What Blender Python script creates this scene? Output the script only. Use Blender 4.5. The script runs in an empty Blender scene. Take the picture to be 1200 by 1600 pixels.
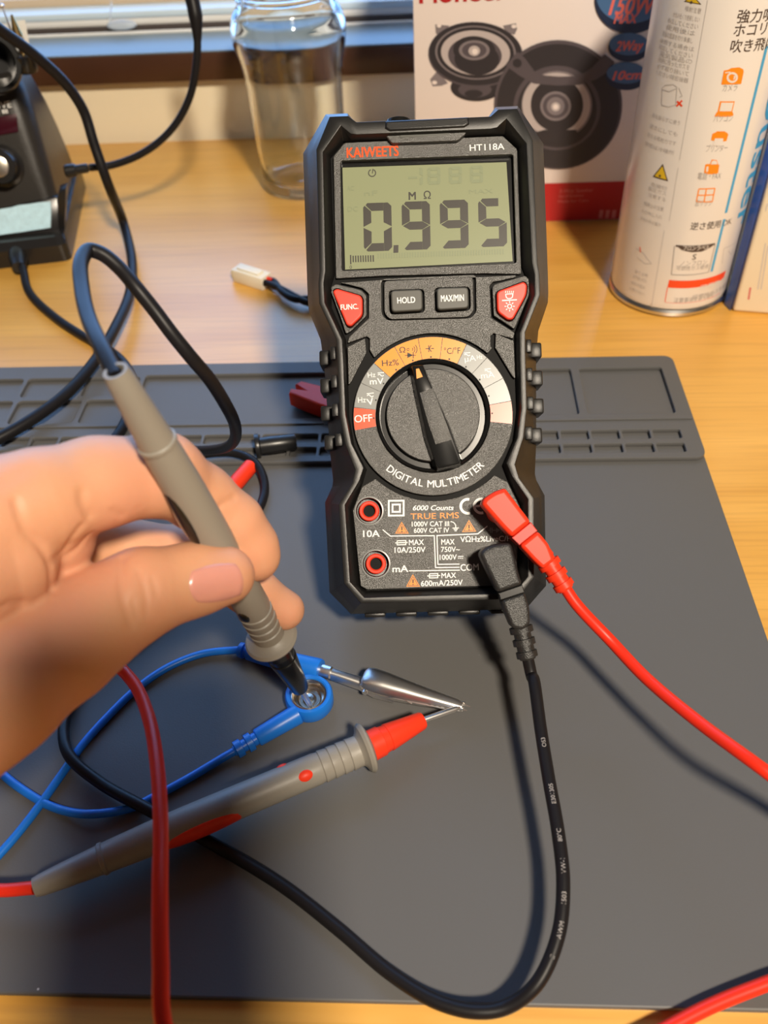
import bpy, bmesh, math
import numpy as np
from mathutils import Vector, Matrix
from mathutils.geometry import tessellate_polygon

# ------------------------------------------------------------------ camera, light, exposure
SC = bpy.context.scene
FPX = 1355.6                      # focal length in pixels of the 1200x1600 frame
HCAM = 0.282                      # lens height above the desk (m)
PITCH, ROLL, YAW = 0.782777, -0.0632261, 0.0777607


def cam_axes():
    f = np.array([-math.sin(YAW) * math.cos(PITCH), math.cos(YAW) * math.cos(PITCH), -math.sin(PITCH)])
    r0 = np.array([math.cos(YAW), math.sin(YAW), 0.0])
    u0 = np.cross(r0, f)
    r = math.cos(ROLL) * r0 + math.sin(ROLL) * u0
    u = -math.sin(ROLL) * r0 + math.cos(ROLL) * u0
    return r, u, f


CR, CU, CF = cam_axes()
CO = np.array([0.0, 0.0, HCAM])
cd = bpy.data.cameras.new('camera')
cam = bpy.data.objects.new('camera', cd)
SC.collection.objects.link(cam)
SC.camera = cam
m = Matrix.Identity(4)
for i in range(3):
    m[i][0], m[i][1], m[i][2], m[i][3] = CR[i], CU[i], -CF[i], CO[i]
cam.matrix_world = m
cd.sensor_fit = 'VERTICAL'
cd.sensor_height = 36.0
cd.lens = FPX / 1600 * 36.0
cd.clip_start = 0.01
cd.dof.use_dof = True
cd.dof.focus_distance = 0.325
cd.dof.aperture_fstop = 12.0

W = bpy.data.worlds.new('world')
SC.world = W
W.use_nodes = True
W.node_tree.nodes['Background'].inputs[0].default_value = (1.0, 0.88, 0.74, 1)
W.node_tree.nodes['Background'].inputs[1].default_value = 0.045


def lamp(name, kind, loc, target, power, col, **kw):
    l = bpy.data.lights.new(name, kind)
    l.energy = power
    l.color = col
    for k, v in kw.items():
        setattr(l, k, v)
    o = bpy.data.objects.new(name, l)
    SC.collection.objects.link(o)
    o.location = loc
    d = Vector(target) - Vector(loc)
    o.rotation_euler = d.to_track_quat('-Z', 'Y').to_euler()
    return o


# warm room lamp, in front and to the right, above the photographer
lamp('room_lamp', 'AREA', (0.39, -0.66, 1.28), (0.0, 0.25, 0.0), 38.0, (1.0, 0.87, 0.70), shape='DISK', size=0.17)
# daylight outside the window at the back
lamp('window_daylight', 'AREA', (-0.45, 0.90, 0.47), (-0.40, 0.1, 0.25), 19, (0.24, 0.50, 1.0), shape='RECTANGLE', size=1.5, size_y=0.84)

SC.view_settings.view_transform = 'Standard'
SC.view_settings.look = 'None'
SC.view_settings.gamma = 1.0
SC.view_settings.use_curve_mapping = False
SC.view_settings.exposure = 0.0


# ------------------------------------------------------------------ where a photo point lies in the room
def ray(px, py):
    return CF + CR * ((px - 600) / FPX) - CU * ((py - 800) / FPX)


def P(px, py, z=0.0):            # on the level z
    r = ray(px, py)
    return CO + r * ((z - HCAM) / r[2])


def PD(px, py, d):               # at the distance d along the view axis
    return CO + ray(px, py) * d


def PY(px, py, y):               # on the upright plane y
    r = ray(px, py)
    return CO + r * (y / r[1])


# ------------------------------------------------------------------ materials
def mat(name, col, rough=0.5, metal=0.0, spec=0.5, bump=0.0, bscale=800.0, var=0.0, vscale=60.0, coat=0.0,
        sss=0.0, sssr=(1, .35, .2), sscale=0.004, trans=0.0, ior=1.45, emit=None, estr=0.0, alpha=1.0, detail=3.0):
    mt = bpy.data.materials.new(name)
    mt.use_nodes = True
    nt = mt.node_tree
    b = nt.nodes['Principled BSDF']
    c = (col[0], col[1], col[2], 1)
    b.inputs['Base Color'].default_value = c
    b.inputs['Roughness'].default_value = rough
    b.inputs['Metallic'].default_value = metal
    b.inputs['Specular IOR Level'].default_value = spec
    b.inputs['IOR'].default_value = ior
    b.inputs['Coat Weight'].default_value = coat
    b.inputs['Coat Roughness'].default_value = 0.15
    b.inputs['Transmission Weight'].default_value = trans
    b.inputs['Alpha'].default_value = alpha
    if sss:
        b.inputs['Subsurface Weight'].default_value = sss
        b.inputs['Subsurface Radius'].default_value = sssr
        b.inputs['Subsurface Scale'].default_value = sscale
    if emit:
        b.inputs['Emission Color'].default_value = (*emit, 1)
        b.inputs['Emission Strength'].default_value = estr
    if bump or var:
        tc = nt.nodes.new('ShaderNodeTexCoord')
    if bump:
        n = nt.nodes.new('ShaderNodeTexNoise')
        n.inputs['Scale'].default_value = bscale
        n.inputs['Detail'].default_value = detail
        bp = nt.nodes.new('ShaderNodeBump')
        bp.inputs['Strength'].default_value = bump
        bp.inputs['Distance'].default_value = 0.0004
        nt.links.new(tc.outputs['Object'], n.inputs['Vector'])
        nt.links.new(n.outputs['Fac'], bp.inputs['Height'])
        nt.links.new(bp.outputs['Normal'], b.inputs['Normal'])
    if var:
        n2 = nt.nodes.new('ShaderNodeTexNoise')
        n2.inputs['Scale'].default_value = vscale
        n2.inputs['Detail'].default_value = 4.0
        mx = nt.nodes.new('ShaderNodeMixRGB')
        mx.blend_type = 'MIX'
        mx.inputs[1].default_value = tuple(max(0, x * (1 - var)) for x in col) + (1,)
        mx.inputs[2].default_value = tuple(min(1, x * (1 + var)) for x in col) + (1,)
        nt.links.new(tc.outputs['Object'], n2.inputs['Vector'])
        nt.links.new(n2.outputs['Fac'], mx.inputs[0])
        nt.links.new(mx.outputs[0], b.inputs['Base Color'])
    return mt


def wood_mat():
    mt = bpy.data.materials.new('desk_wood')
    mt.use_nodes = True
    nt = mt.node_tree
    N, Lk = nt.nodes, nt.links
    b = N['Principled BSDF']
    tc = N.new('ShaderNodeTexCoord')
    mp = N.new('ShaderNodeMapping')
    mp.inputs['Scale'].default_value = (2.2, 26.0, 26.0)
    Lk.new(tc.outputs['Object'], mp.inputs['Vector'])
    n = N.new('ShaderNodeTexNoise')
    n.inputs['Scale'].default_value = 1.6
    n.inputs['Detail'].default_value = 8
    n.inputs['Distortion'].default_value = 0.6
    Lk.new(mp.outputs[0], n.inputs['Vector'])
    mp2 = N.new('ShaderNodeMapping')
    mp2.inputs['Scale'].default_value = (14.0, 420.0, 420.0)
    Lk.new(tc.outputs['Object'], mp2.inputs['Vector'])
    n2 = N.new('ShaderNodeTexNoise')
    n2.inputs['Scale'].default_value = 1.0
    n2.inputs['Detail'].default_value = 4
    Lk.new(mp2.outputs[0], n2.inputs['Vector'])
    r = N.new('ShaderNodeValToRGB')
    r.color_ramp.elements[0].position = 0.36
    r.color_ramp.elements[0].color = (0.66, 0.330, 0.052, 1)
    r.color_ramp.elements[1].position = 0.66
    r.color_ramp.elements[1].color = (0.75, 0.405, 0.078, 1)
    Lk.new(n.outputs['Fac'], r.inputs['Fac'])
    r2 = N.new('ShaderNodeValToRGB')
    r2.color_ramp.elements[0].position = 0.36
    r2.color_ramp.elements[0].color = (0.86, 0.83, 0.80, 1)
    r2.color_ramp.elements[1].position = 0.52
    r2.color_ramp.elements[1].color = (1, 1, 1, 1)
    Lk.new(n2.outputs['Fac'], r2.inputs['Fac'])
    mx = N.new('ShaderNodeMixRGB')
    mx.blend_type = 'MULTIPLY'
    mx.inputs[0].default_value = 0.7
    Lk.new(r.outputs[0], mx.inputs[1])
    Lk.new(r2.outputs[0], mx.inputs[2])
    Lk.new(mx.outputs[0], b.inputs['Base Color'])
    b.inputs['Roughness'].default_value = 0.37
    b.inputs['Specular IOR Level'].default_value = 1.0
    return mt


def silicone_mat():
    mt = mat('mat_silicone', (0.104, 0.102, 0.100), 0.50, spec=0.38, bump=0.10, bscale=1500)
    nt = mt.node_tree
    N, Lk = nt.nodes, nt.links
    b = N['Principled BSDF']
    tc = N.new('ShaderNodeTexCoord')
    v = N.new('ShaderNodeTexVoronoi')
    v.inputs['Scale'].default_value = 55.0
    Lk.new(tc.outputs['Object'], v.inputs['Vector'])
    r = N.new('ShaderNodeValToRGB')
    r.color_ramp.elements[0].position = 0.012
    r.color_ramp.elements[0].color = (1, 1, 1, 1)
    r.color_ramp.elements[1].position = 0.022
    r.color_ramp.elements[1].color = (0, 0, 0, 1)
    Lk.new(v.outputs['Distance'], r.inputs['Fac'])
    n = N.new('ShaderNodeTexNoise')
    n.inputs['Scale'].default_value = 9.0
    Lk.new(tc.outputs['Object'], n.inputs['Vector'])
    r2 = N.new('ShaderNodeValToRGB')
    r2.color_ramp.elements[0].position = 0.52
    r2.color_ramp.elements[1].position = 0.60
    Lk.new(n.outputs['Fac'], r2.inputs['Fac'])
    mm = N.new('ShaderNodeMath')
    mm.operation = 'MULTIPLY'
    Lk.new(r.outputs[0], mm.inputs[0])
    Lk.new(r2.outputs[0], mm.inputs[1])
    mx = N.new('ShaderNodeMixRGB')
    mx.inputs[1].default_value = (0.104, 0.102, 0.100, 1)
    mx.inputs[2].default_value = (0.6, 0.6, 0.6, 1)
    Lk.new(mm.outputs[0], mx.inputs[0])
    Lk.new(mx.outputs[0], b.inputs['Base Color'])
    return mt


M = {}
M['wood'] = wood_mat()
M['silicone'] = silicone_mat()
M['wall'] = mat('wall_cream', (0.78, 0.69, 0.50), 0.8, bump=0.15, bscale=300)
M['brown'] = mat('dark_brown_wood', (0.060, 0.024, 0.012), 0.38, var=0.15, vscale=30)
M['alu'] = mat('window_aluminium', (0.20, 0.26, 0.30), 0.42, metal=0.25)
M['white_paint'] = mat('white_paint', (0.80, 0.79, 0.76), 0.45)
M['paleblue'] = mat('pale_blue_paint', (0.62, 0.74, 0.82), 0.4)
M['shadow_gap_strip'] = mat('dark_gap_fill', (0.06, 0.045, 0.04), 0.6)
M['blind'] = mat('beige_cloth', (0.60, 0.47, 0.33), 0.8, bump=0.2, bscale=900)
M['deepred'] = mat('deep_red', (0.60, 0.022, 0.010), 0.45)
M['clear'] = mat('clear_plastic', (0.80, 0.88, 0.97), 0.25, trans=0.55, ior=1.3)
M['glass'] = mat('jar_glass', (0.975, 0.995, 0.99), 0.0, trans=1.0, ior=1.46)
M['rubber'] = mat('meter_rubber', (0.0105, 0.0100, 0.0095), 0.35, spec=0.50, bump=0.15, bscale=4000, detail=1)
M['rim'] = mat('meter_rim', (0.022, 0.021, 0.020), 0.36, bump=0.12, bscale=1800)
M['panel'] = mat('meter_panel', (0.044, 0.042, 0.038), 0.30, bump=0.50, bscale=3600, spec=1.0, detail=2)
M['groove'] = mat('meter_groove', (0.006, 0.006, 0.006), 0.55, spec=0.12)
M['gloss'] = mat('gloss_black', (0.008, 0.008, 0.008), 0.22)
M['black'] = mat('black_plastic', (0.013, 0.013, 0.014), 0.33)
M['plugblack'] = mat('plug_black', (0.020, 0.020, 0.020), 0.36, bump=0.5, bscale=2600, spec=0.6)
M['red'] = mat('red_plastic', (0.80, 0.040, 0.012), 0.42, spec=0.32)
M['redcable'] = mat('red_cable', (0.78, 0.028, 0.010), 0.38, spec=0.34)
M['redbtn'] = mat('red_button', (0.80, 0.050, 0.025), 0.40)
M['orange'] = mat('orange_print', (0.85, 0.28, 0.010), 0.30, spec=0.45)
M['offred'] = mat('off_red_print', (0.74, 0.085, 0.025), 0.30, spec=0.45)
M['greyseg'] = mat('grey_print', (0.25, 0.26, 0.255), 0.30, spec=0.45)
M['greybtn'] = mat('grey_button', (0.080, 0.080, 0.072), 0.45)
M['white'] = mat('white_print', (0.82, 0.82, 0.80), 0.45)
M['redprint'] = mat('red_print', (0.85, 0.090, 0.015), 0.55, spec=0.25)
M['orangeprint'] = mat('orange_ink', (0.80, 0.26, 0.025), 0.45)
M['blackprint'] = mat('black_ink', (0.012, 0.012, 0.012), 0.5)
M['chrome'] = mat('chrome_metal', (0.90, 0.88, 0.85), 0.34, metal=1.0)
M['steel'] = mat('steel_metal', (0.62, 0.56, 0.48), 0.24, metal=1.0)
M['brass'] = mat('brass_metal', (0.55, 0.38, 0.16), 0.3, metal=1.0)
M['lcd'] = mat('lcd_glass', (0.250, 0.275, 0.160), 0.30, spec=0.4)
M['seg'] = mat('lcd_segment', (0.050, 0.046, 0.040), 0.35, spec=0.4)
M['ghost'] = mat('lcd_ghost', (0.225, 0.255, 0.156), 0.30, spec=0.4)
M['grip'] = mat('probe_grey', (0.255, 0.235, 0.200), 0.44, bump=0.10, bscale=1500)
M['blackcable'] = mat('black_cable', (0.010, 0.009, 0.010), 0.42, spec=0.26)
M['blue'] = mat('blue_plastic', (0.010, 0.17, 0.66), 0.36)
M['cream'] = mat('cream_plastic', (0.80, 0.75, 0.62), 0.5)
M['cardwhite'] = mat('white_card', (0.74, 0.65, 0.61), 0.42)
M['cardred'] = mat('red_card', (0.42, 0.012, 0.014), 0.42)
M['ink1'] = mat('speaker_dark', (0.030, 0.026, 0.030), 0.45)
M['ink2'] = mat('speaker_mid', (0.085, 0.070, 0.080), 0.45)
M['ink3'] = mat('speaker_silver', (0.46, 0.40, 0.39), 0.45)
M['ink4'] = mat('speaker_grey', (0.20, 0.17, 0.18), 0.45)
M['badge'] = mat('badge_blue', (0.055, 0.13, 0.27), 0.4)
M['badgedark'] = mat('badge_navy', (0.012, 0.022, 0.055), 0.4)
M['badgered'] = mat('badge_red', (0.72, 0.14, 0.10), 0.4)
M['cardpink'] = mat('pale_red_ink', (0.60, 0.16, 0.15), 0.42)
M['can'] = mat('can_white', (0.74, 0.69, 0.64), 0.28, coat=0.3)
M['canrim'] = mat('can_steel', (0.62, 0.60, 0.57), 0.28, metal=1.0)
M['caninkgrey'] = mat('grey_ink', (0.36, 0.33, 0.31), 0.4)
M['caninkfaint'] = mat('pale_grey_ink', (0.55, 0.51, 0.48), 0.4)
M['caninkdark'] = mat('brown_ink', (0.075, 0.050, 0.040), 0.4)
M['canorange'] = mat('orange_icon', (0.90, 0.26, 0.010), 0.4)
M['canblue'] = mat('blue_ink', (0.060, 0.35, 0.62), 0.4)
M['canred'] = mat('red_ink', (0.82, 0.070, 0.015), 0.4)
M['canyellow'] = mat('yellow_ink', (0.70, 0.46, 0.02), 0.4)
M['cangreen'] = mat('green_ink', (0.42, 0.52, 0.42), 0.4)
M['boxblue'] = mat('blue_card', (0.045, 0.12, 0.52), 0.35)
M['boxcream'] = mat('cream_card', (0.80, 0.70, 0.52), 0.5)
M['station'] = mat('station_black', (0.024, 0.021, 0.018), 0.32, bump=0.25, bscale=1400)
M['stationdark'] = mat('station_gloss', (0.015, 0.014, 0.014), 0.25)
M['sponge'] = mat('bluelit_sponge', (0.46, 0.68, 0.80), 0.85, bump=1.0, bscale=350, var=0.22, vscale=260)  # pale sponge; window daylight is painted in as the blue of its colour
M['display'] = mat('dark_red_window', (0.040, 0.004, 0.010), 0.15)
M['knobcap'] = mat('satin_aluminium', (0.70, 0.64, 0.54), 0.28, metal=1.0)
M['phone'] = mat('phone_body', (0.02, 0.02, 0.02), 0.4)


def skin_mat():
    mt = mat('skin', (0.60, 0.27, 0.13), 0.50, spec=0.36, bump=0.30, bscale=420, detail=6, sss=0.25, sscale=0.0035)
    nt = mt.node_tree
    N, Lk = nt.nodes, nt.links
    b = N['Principled BSDF']
    tc = N.new('ShaderNodeTexCoord')
    n = N.new('ShaderNodeTexNoise')
    n.inputs['Scale'].default_value = 38
    n.inputs['Detail'].default_value = 5
    Lk.new(tc.outputs['Object'], n.inputs['Vector'])
    r = N.new('ShaderNodeValToRGB')
    r.color_ramp.elements[0].position = 0.3
    r.color_ramp.elements[0].color = (0.61, 0.315, 0.175, 1)
    r.color_ramp.elements[1].position = 0.7
    r.color_ramp.elements[1].color = (0.64, 0.300, 0.185, 1)
    Lk.new(n.outputs['Fac'], r.inputs['Fac'])
    Lk.new(r.outputs[0], b.inputs['Base Color'])
    return mt


M['skin'] = skin_mat()
M['nail'] = mat('nail', (0.64, 0.29, 0.23), 0.24, spec=0.55, sss=0.2, sscale=0.002, var=0.08, vscale=120)


# ------------------------------------------------------------------ geometry helpers
def nrm(v):
    v = np.asarray(v, float)
    return v / (np.linalg.norm(v) + 1e-12)


def smooth(pts, n=8, radii=None, closed=False):
    """Catmull-Rom through the points; returns points (and radii)."""
    p = np.array(pts, float)
    if radii is not None:
        p = np.c_[p, np.array(radii, float)]
    k = len(p)
    out = []
    rng = range(k) if closed else range(k - 1)
    for i in rng:
        if closed:
            a, b, c, d = p[(i - 1) % k], p[i], p[(i + 1) % k], p[(i + 2) % k]
        else:
            b, c = p[i], p[i + 1]
            a = p[i - 1] if i > 0 else 2 * b - c
            d = p[i + 2] if i + 2 < k else 2 * c - b
        t1 = np.linalg.norm((b - a)[:3]) ** 0.5 + 1e-9
        t2 = t1 + np.linalg.norm((c - b)[:3]) ** 0.5 + 1e-9
        t3 = t2 + np.linalg.norm((d - c)[:3]) ** 0.5 + 1e-9
        for s in range(n):
            t = t1 + (t2 - t1) * s / n
            A1 = (t1 - t) / t1 * a + t / t1 * b
            A2 = (t2 - t) / (t2 - t1) * b + (t - t1) / (t2 - t1) * c
            A3 = (t3 - t) / (t3 - t2) * c + (t - t2) / (t3 - t2) * d
            B1 = (t2 - t) / t2 * A1 + t / t2 * A2
            B2 = (t3 - t) / (t3 - t1) * A2 + (t - t1) / (t3 - t1) * A3
            out.append((t2 - t) / (t2 - t1) * B1 + (t - t1) / (t2 - t1) * B2)
    if not closed:
        out.append(p[-1])
    out = np.array(out)
    if radii is not None:
        return out[:, :3], out[:, 3]
    return out


class G:
    """Collects geometry of one part."""

    def __init__(self):
        self.v, self.f, self.mi = [], [], []

    def add(self, v, f, mi=0):
        b = len(self.v)
        self.v += [tuple(float(c) for c in x) for x in v]
        self.f += [tuple(int(i) + b for i in q) for q in f]
        self.mi += [mi] * len(f)
        return self

    def box(self, lo, hi, X=None, mi=0):
        lo, hi = np.array(lo, float), np.array(hi, float)
        v = [(lo[0] if i & 1 == 0 else hi[0], lo[1] if i & 2 == 0 else hi[1], lo[2] if i & 4 == 0 else hi[2]) for i in range(8)]
        f = [(0, 2, 3, 1), (4, 5, 7, 6), (0, 1, 5, 4), (2, 6, 7, 3), (0, 4, 6, 2), (1, 3, 7, 5)]
        if X is not None:
            v = [X(p) for p in v]
        return self.add(v, f, mi)

    def loft(self, loops, close_loop=True, cap0=True, cap1=True, mi=0):
        loops = [np.array(l, float) for l in loops]
        n = len(loops[0])
        v = np.concatenate(loops)
        f = []
        for a in range(len(loops) - 1):
            for i in range(n if close_loop else n - 1):
                j = (i + 1) % n
                f.append((a * n + i, a * n + j, (a + 1) * n + j, (a + 1) * n + i))
        if cap0:
            f.append(tuple(range(n))[::-1])
        if cap1:
            f.append(tuple((len(loops) - 1) * n + i for i in range(n)))
        return self.add(v, f, mi)

    def tube(self, pts, r, seg=14, cap=True, mi=0):
        pts = np.array(pts, float)
        r = np.full(len(pts), r) if np.isscalar(r) else np.array(r, float)
        T = np.gradient(pts, axis=0)
        T /= np.linalg.norm(T, axis=1)[:, None] + 1e-12
        n = np.cross(T[0], [0.13, 0.27, 0.95])
        n = nrm(n)
        loops = []
        for i in range(len(pts)):
            n = nrm(n - T[i] * (n @ T[i]))
            b = np.cross(T[i], n)
            a = np.linspace(0, 2 * math.pi, seg, endpoint=False)
            loops.append(pts[i] + r[i] * (np.cos(a)[:, None] * n + np.sin(a)[:, None] * b))
        return self.loft(loops, True, cap, cap, mi)

    def lathe(self, prof, A, axis, seg=40, mi=0, cap=True):
        """prof: (radius, distance along axis) pairs."""
        A, ax = np.array(A, float), nrm(axis)
        n = nrm(np.cross(ax, [0.31, 0.95, 0.05] if abs(ax[2]) > 0.7 else [0.0, 0.0, 1.0]))
        b = np.cross(ax, n)
        a = np.linspace(0, 2 * math.pi, seg, endpoint=False)
        c = np.cos(a)[:, None] * n + np.sin(a)[:, None] * b
        return self.loft([A + ax * h + c * max(r, 1e-6) for r, h in prof], True, cap, cap, mi)

    def ellipsoid(self, c, X, Y, Z, seg=20, rings=12, mi=0):
        """X, Y, Z: half-axis vectors."""
        c, X, Y, Z = [np.array(t, float) for t in (c, X, Y, Z)]
        loops = []
        for i in range(rings + 1):
            t = -math.pi / 2 + math.pi * i / rings
            a = np.linspace(0, 2 * math.pi, seg, endpoint=False)
            k = max(math.cos(t), 1e-4)
            loops.append(c + k * (np.cos(a)[:, None] * X + np.sin(a)[:, None] * Y) + math.sin(t) * Z)
        return self.loft(loops, True, True, True, mi)

    def map(self, fn):
        self.v = [tuple(float(c) for c in fn(p)) for p in self.v]
        return self

    def split(self, gap):
        """Separate clusters of loose pieces that lie further apart than gap."""
        par = list(range(len(self.v)))

        def root(i):
            while par[i] != i:
                par[i] = par[par[i]]
                i = par[i]
            return i
        for q in self.f:
            for i in q[1:]:
                par[root(i)] = root(q[0])
        V = np.array(self.v)
        isl = {}
        for i in range(len(V)):
            isl.setdefault(root(i), []).append(i)
        ks = list(isl)
        lo = np.array([V[isl[k]].min(0) for k in ks]) - gap / 2
        hi = np.array([V[isl[k]].max(0) for k in ks]) + gap / 2
        cl = list(range(len(ks)))

        def rc(i):
            while cl[i] != i:
                i = cl[i]
            return i
        for i in range(len(ks)):
            for j in np.nonzero(((lo[i] <= hi) & (lo <= hi[i])).all(1))[0]:
                cl[rc(int(j))] = rc(i)
        of = {k: rc(n) for n, k in enumerate(ks)}
        out = {}
        for q, mi in zip(self.f, self.mi):
            out.setdefault(of[root(q[0])], []).append((q, mi))
        res = []
        for fs_ in out.values():
            used = sorted({i for q, _ in fs_ for i in q})
            mp = {i: k for k, i in enumerate(used)}
            g = G()
            g.v = [self.v[i] for i in used]
            g.f = [tuple(mp[i] for i in q) for q, _ in fs_]
            g.mi = [mi for _, mi in fs_]
            res.append(g)
        return res

    def build(self, name, mats, parent=None, angle=35, bevel=0.0, bseg=2, smooth_all=False, split=0.0):
        if split:
            return [g.build(name, mats, parent, angle, bevel, bseg, smooth_all) for g in self.split(split)]
        me = bpy.data.meshes.new(name)
        me.from_pydata(self.v, [], self.f)
        if not isinstance(mats, (list, tuple)):
            mats = [mats]
        for q in mats:
            me.materials.append(q)
        if len(mats) > 1:
            me.polygons.foreach_set('material_index', self.mi)
        bm = bmesh.new()
        bm.from_mesh(me)
        bmesh.ops.recalc_face_normals(bm, faces=bm.faces)
        if bevel:
            es = [e for e in bm.edges if len(e.link_faces) == 2 and e.calc_face_angle(0) > math.radians(angle)]
            bmesh.ops.bevel(bm, geom=es, offset=bevel, segments=bseg, profile=0.5, affect='EDGES', clamp_overlap=True)
        for q in bm.faces:
            q.smooth = True
        lim = math.radians(angle)
        if not smooth_all:
            for e in bm.edges:
                if len(e.link_faces) != 2 or e.calc_face_angle(0) > lim:
                    e.smooth = False
        bm.to_mesh(me)
        bm.free()
        o = bpy.data.objects.new(name, me)
        SC.collection.objects.link(o)
        if parent is not None:
            o.parent = parent
        return o


def curve_mesh(cu):
    o = bpy.data.objects.new('tmp', cu)
    SC.collection.objects.link(o)
    dg = bpy.context.evaluated_depsgraph_get()
    dg.update()
    me = bpy.data.meshes.new_from_object(o.evaluated_get(dg))
    v = [tuple(q.co) for q in me.vertices]
    f = [tuple(q.vertices) for q in me.polygons]
    bpy.data.objects.remove(o)
    bpy.data.meshes.remove(me)
    bpy.data.curves.remove(cu)
    return v, f


def plate(loops, w0, w1, bevel=0.0, bres=1):
    """Flat plate between heights w0 and w1 from an outline and its holes."""
    cu = bpy.data.curves.new('tmp', 'CURVE')
    cu.dimensions = '2D'
    cu.fill_mode = 'BOTH'
    for l in loops:
        s = cu.splines.new('POLY')
        s.points.add(len(l) - 1)
        for i, q in enumerate(l):
            s.points[i].co = (q[0], q[1], 0, 1)
        s.use_cyclic_u = True
    cu.extrude = max((w1 - w0) / 2 - bevel, 1e-6)
    cu.bevel_depth = bevel
    cu.bevel_resolution = bres
    cu.offset = -bevel
    v, f = curve_mesh(cu)
    c = (w0 + w1) / 2
    return [(x, y, z + c) for x, y, z in v], f


def text2d(s, bold=0.0, shear=0.0):
    """Mesh of a line of text with size 1, baseline at y 0, left edge at x 0."""
    cu = bpy.data.curves.new('tmp', 'FONT')
    cu.body = s
    cu.size = 1.0
    cu.shear = shear
    cu.resolution_u = 3
    v, f = curve_mesh(cu)
    if not v:
        return np.zeros((0, 3)), []
    v = np.array(v)[:, :2]
    if bold:
        n, b = len(v), bold * 0.75
        sh = [(0, 0), (b, b * .6), (-b, b * .6), (b, -b * .6), (-b, -b * .6)]
        v = np.concatenate([np.c_[v + d, np.full(n, 0.0015 * k)] for k, d in enumerate(sh)])
        f = [tuple(i + n * k for i in q) for k in range(len(sh)) for q in f]
    else:
        v = np.c_[v, np.zeros(len(v))]
    v[:, 0] -= v[:, 0].min()
    return v, f


CAP = 0.728


def rounded(poly, r, n=5):
    """Round the corners of a polygon (2-D)."""
    p = np.array(poly, float)
    out = []
    k = len(p)
    for i in range(k):
        a, b, c = p[i - 1], p[i], p[(i + 1) % k]
        la, lc = np.linalg.norm(a - b), np.linalg.norm(c - b)
        d = min(r, la * 0.45, lc * 0.45)
        s, e = b + (a - b) / la * d, b + (c - b) / lc * d
        for t in np.linspace(0, 1, n):
            out.append((1 - t) ** 2 * s + 2 * t * (1 - t) * b + t * t * e)
    return np.array(out)


def circle(c, r, n=48, ry=None):
    a = np.linspace(0, 2 * math.pi, n, endpoint=False)
    return np.c_[c[0] + r * np.cos(a), c[1] + (ry or r) * np.sin(a)]


def stroke(pts, w):
    """Flat ribbon along 2-D points."""
    p = np.array(pts, float)
    t = np.gradient(p, axis=0)
    t /= np.linalg.norm(t, axis=1)[:, None] + 1e-12
    n = np.c_[-t[:, 1], t[:, 0]] * w / 2
    if len(p) > 2:          # keep the width at corners
        for i in range(1, len(p) - 1):
            a, b = nrm(p[i] - p[i - 1]), nrm(p[i + 1] - p[i])
            q = nrm(np.array([-(a + b)[1], (a + b)[0]]))
            n[i] = q * w / 2 / max(0.35, q @ np.array([-a[1], a[0]]))
    v = np.r_[p + n, p - n]
    k = len(p)
    return v, [(i, i + 1, k + i + 1, k + i) for i in range(k - 1)]


def arc(c, r, a0, a1, n=16):
    a = np.radians(np.linspace(a0, a1, n))
    return np.c_[c[0] + r * np.cos(a), c[1] + r * np.sin(a)]


def empty(name, loc, label, cat, group=None, mw=None):
    o = bpy.data.objects.new(name, None)
    SC.collection.objects.link(o)
    o.empty_display_size = 0.01
    if mw is not None:
        o.matrix_world = mw
    else:
        o.location = [float(x) for x in loc]
    o['label'] = label
    o['category'] = cat
    if group:
        o['group'] = group
    return o


def tag(o, label, cat, group=None):
    o['label'] = label
    o['category'] = cat
    if group:
        o['group'] = group
    return o


def struct(o):
    o['kind'] = 'structure'
    return o


def local(E, g):
    """Move world-space geometry into the frame of an unrotated Empty."""
    l = np.array(E.location)
    return g.map(lambda p: np.array(p) - l)


# ------------------------------------------------------------------ the room: desk, wall, window
g = G().box((-1.0, -0.16, -0.03), (0.9, 0.722, 0.0))
desk = g.build('desk', M['wood'], bevel=0.002)
tag(desk, 'light wooden desk under the grey mat and all the tools', 'desk')

YW = 0.730
struct(G().box((-1.2, -1.2, -0.78), (1.2, 0.83, -0.74)).build('floor', M['wood']))
struct(G().box((-1.0, YW, -0.03), (0.9, YW + 0.10, 0.0455)).build('wall_back', M['wall']))
win = bpy.data.objects.new('window_1', None)
SC.collection.objects.link(win)
win.location = (0, YW, 0.0455)
struct(win)


def wpart(name, lo, hi, mt, bev=0.001):
    o = local(win, G().box(lo, hi)).build(name, mt, win, bevel=bev)
    return o


wpart('sill_apron', (-1.0, 0.7215, 0.0455), (0.9, 0.760, 0.0660), M['brown'])
wpart('sill_rail', (-1.0, 0.7225, 0.0660), (0.9, 0.790, 0.0672), M['alu'], 0.0004)
wpart('rail_lip', (-1.0, 0.7700, 0.0672), (0.9, 0.7735, 0.0692), M['white_paint'], 0.0004)
wpart('shadow_gap_strip', (-1.0, 0.7760, 0.0672), (0.9, 0.800, 0.0712), M['shadow_gap_strip'], 0.0004)  # dark-coloured strip stands in for the shadowed gap below the sash
wpart('sash_bottom', (-1.0, 0.7800, 0.0712), (0.9, 0.806, 0.0768), M['white_paint'], 0.0012)
wpart('sash_ledge', (-1.0, 0.7790, 0.0768), (0.9, 0.812, 0.0820), M['paleblue'], 0.0012)
wpart('sash_bead', (-1.0, 0.8000, 0.0820), (0.9, 0.808, 0.0880), M['blind'], 0.0005)
pm = bpy.data.materials.new('window_glass')
pm.use_nodes = True
nt = pm.node_tree
nt.nodes.remove(nt.nodes['Principled BSDF'])
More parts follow.
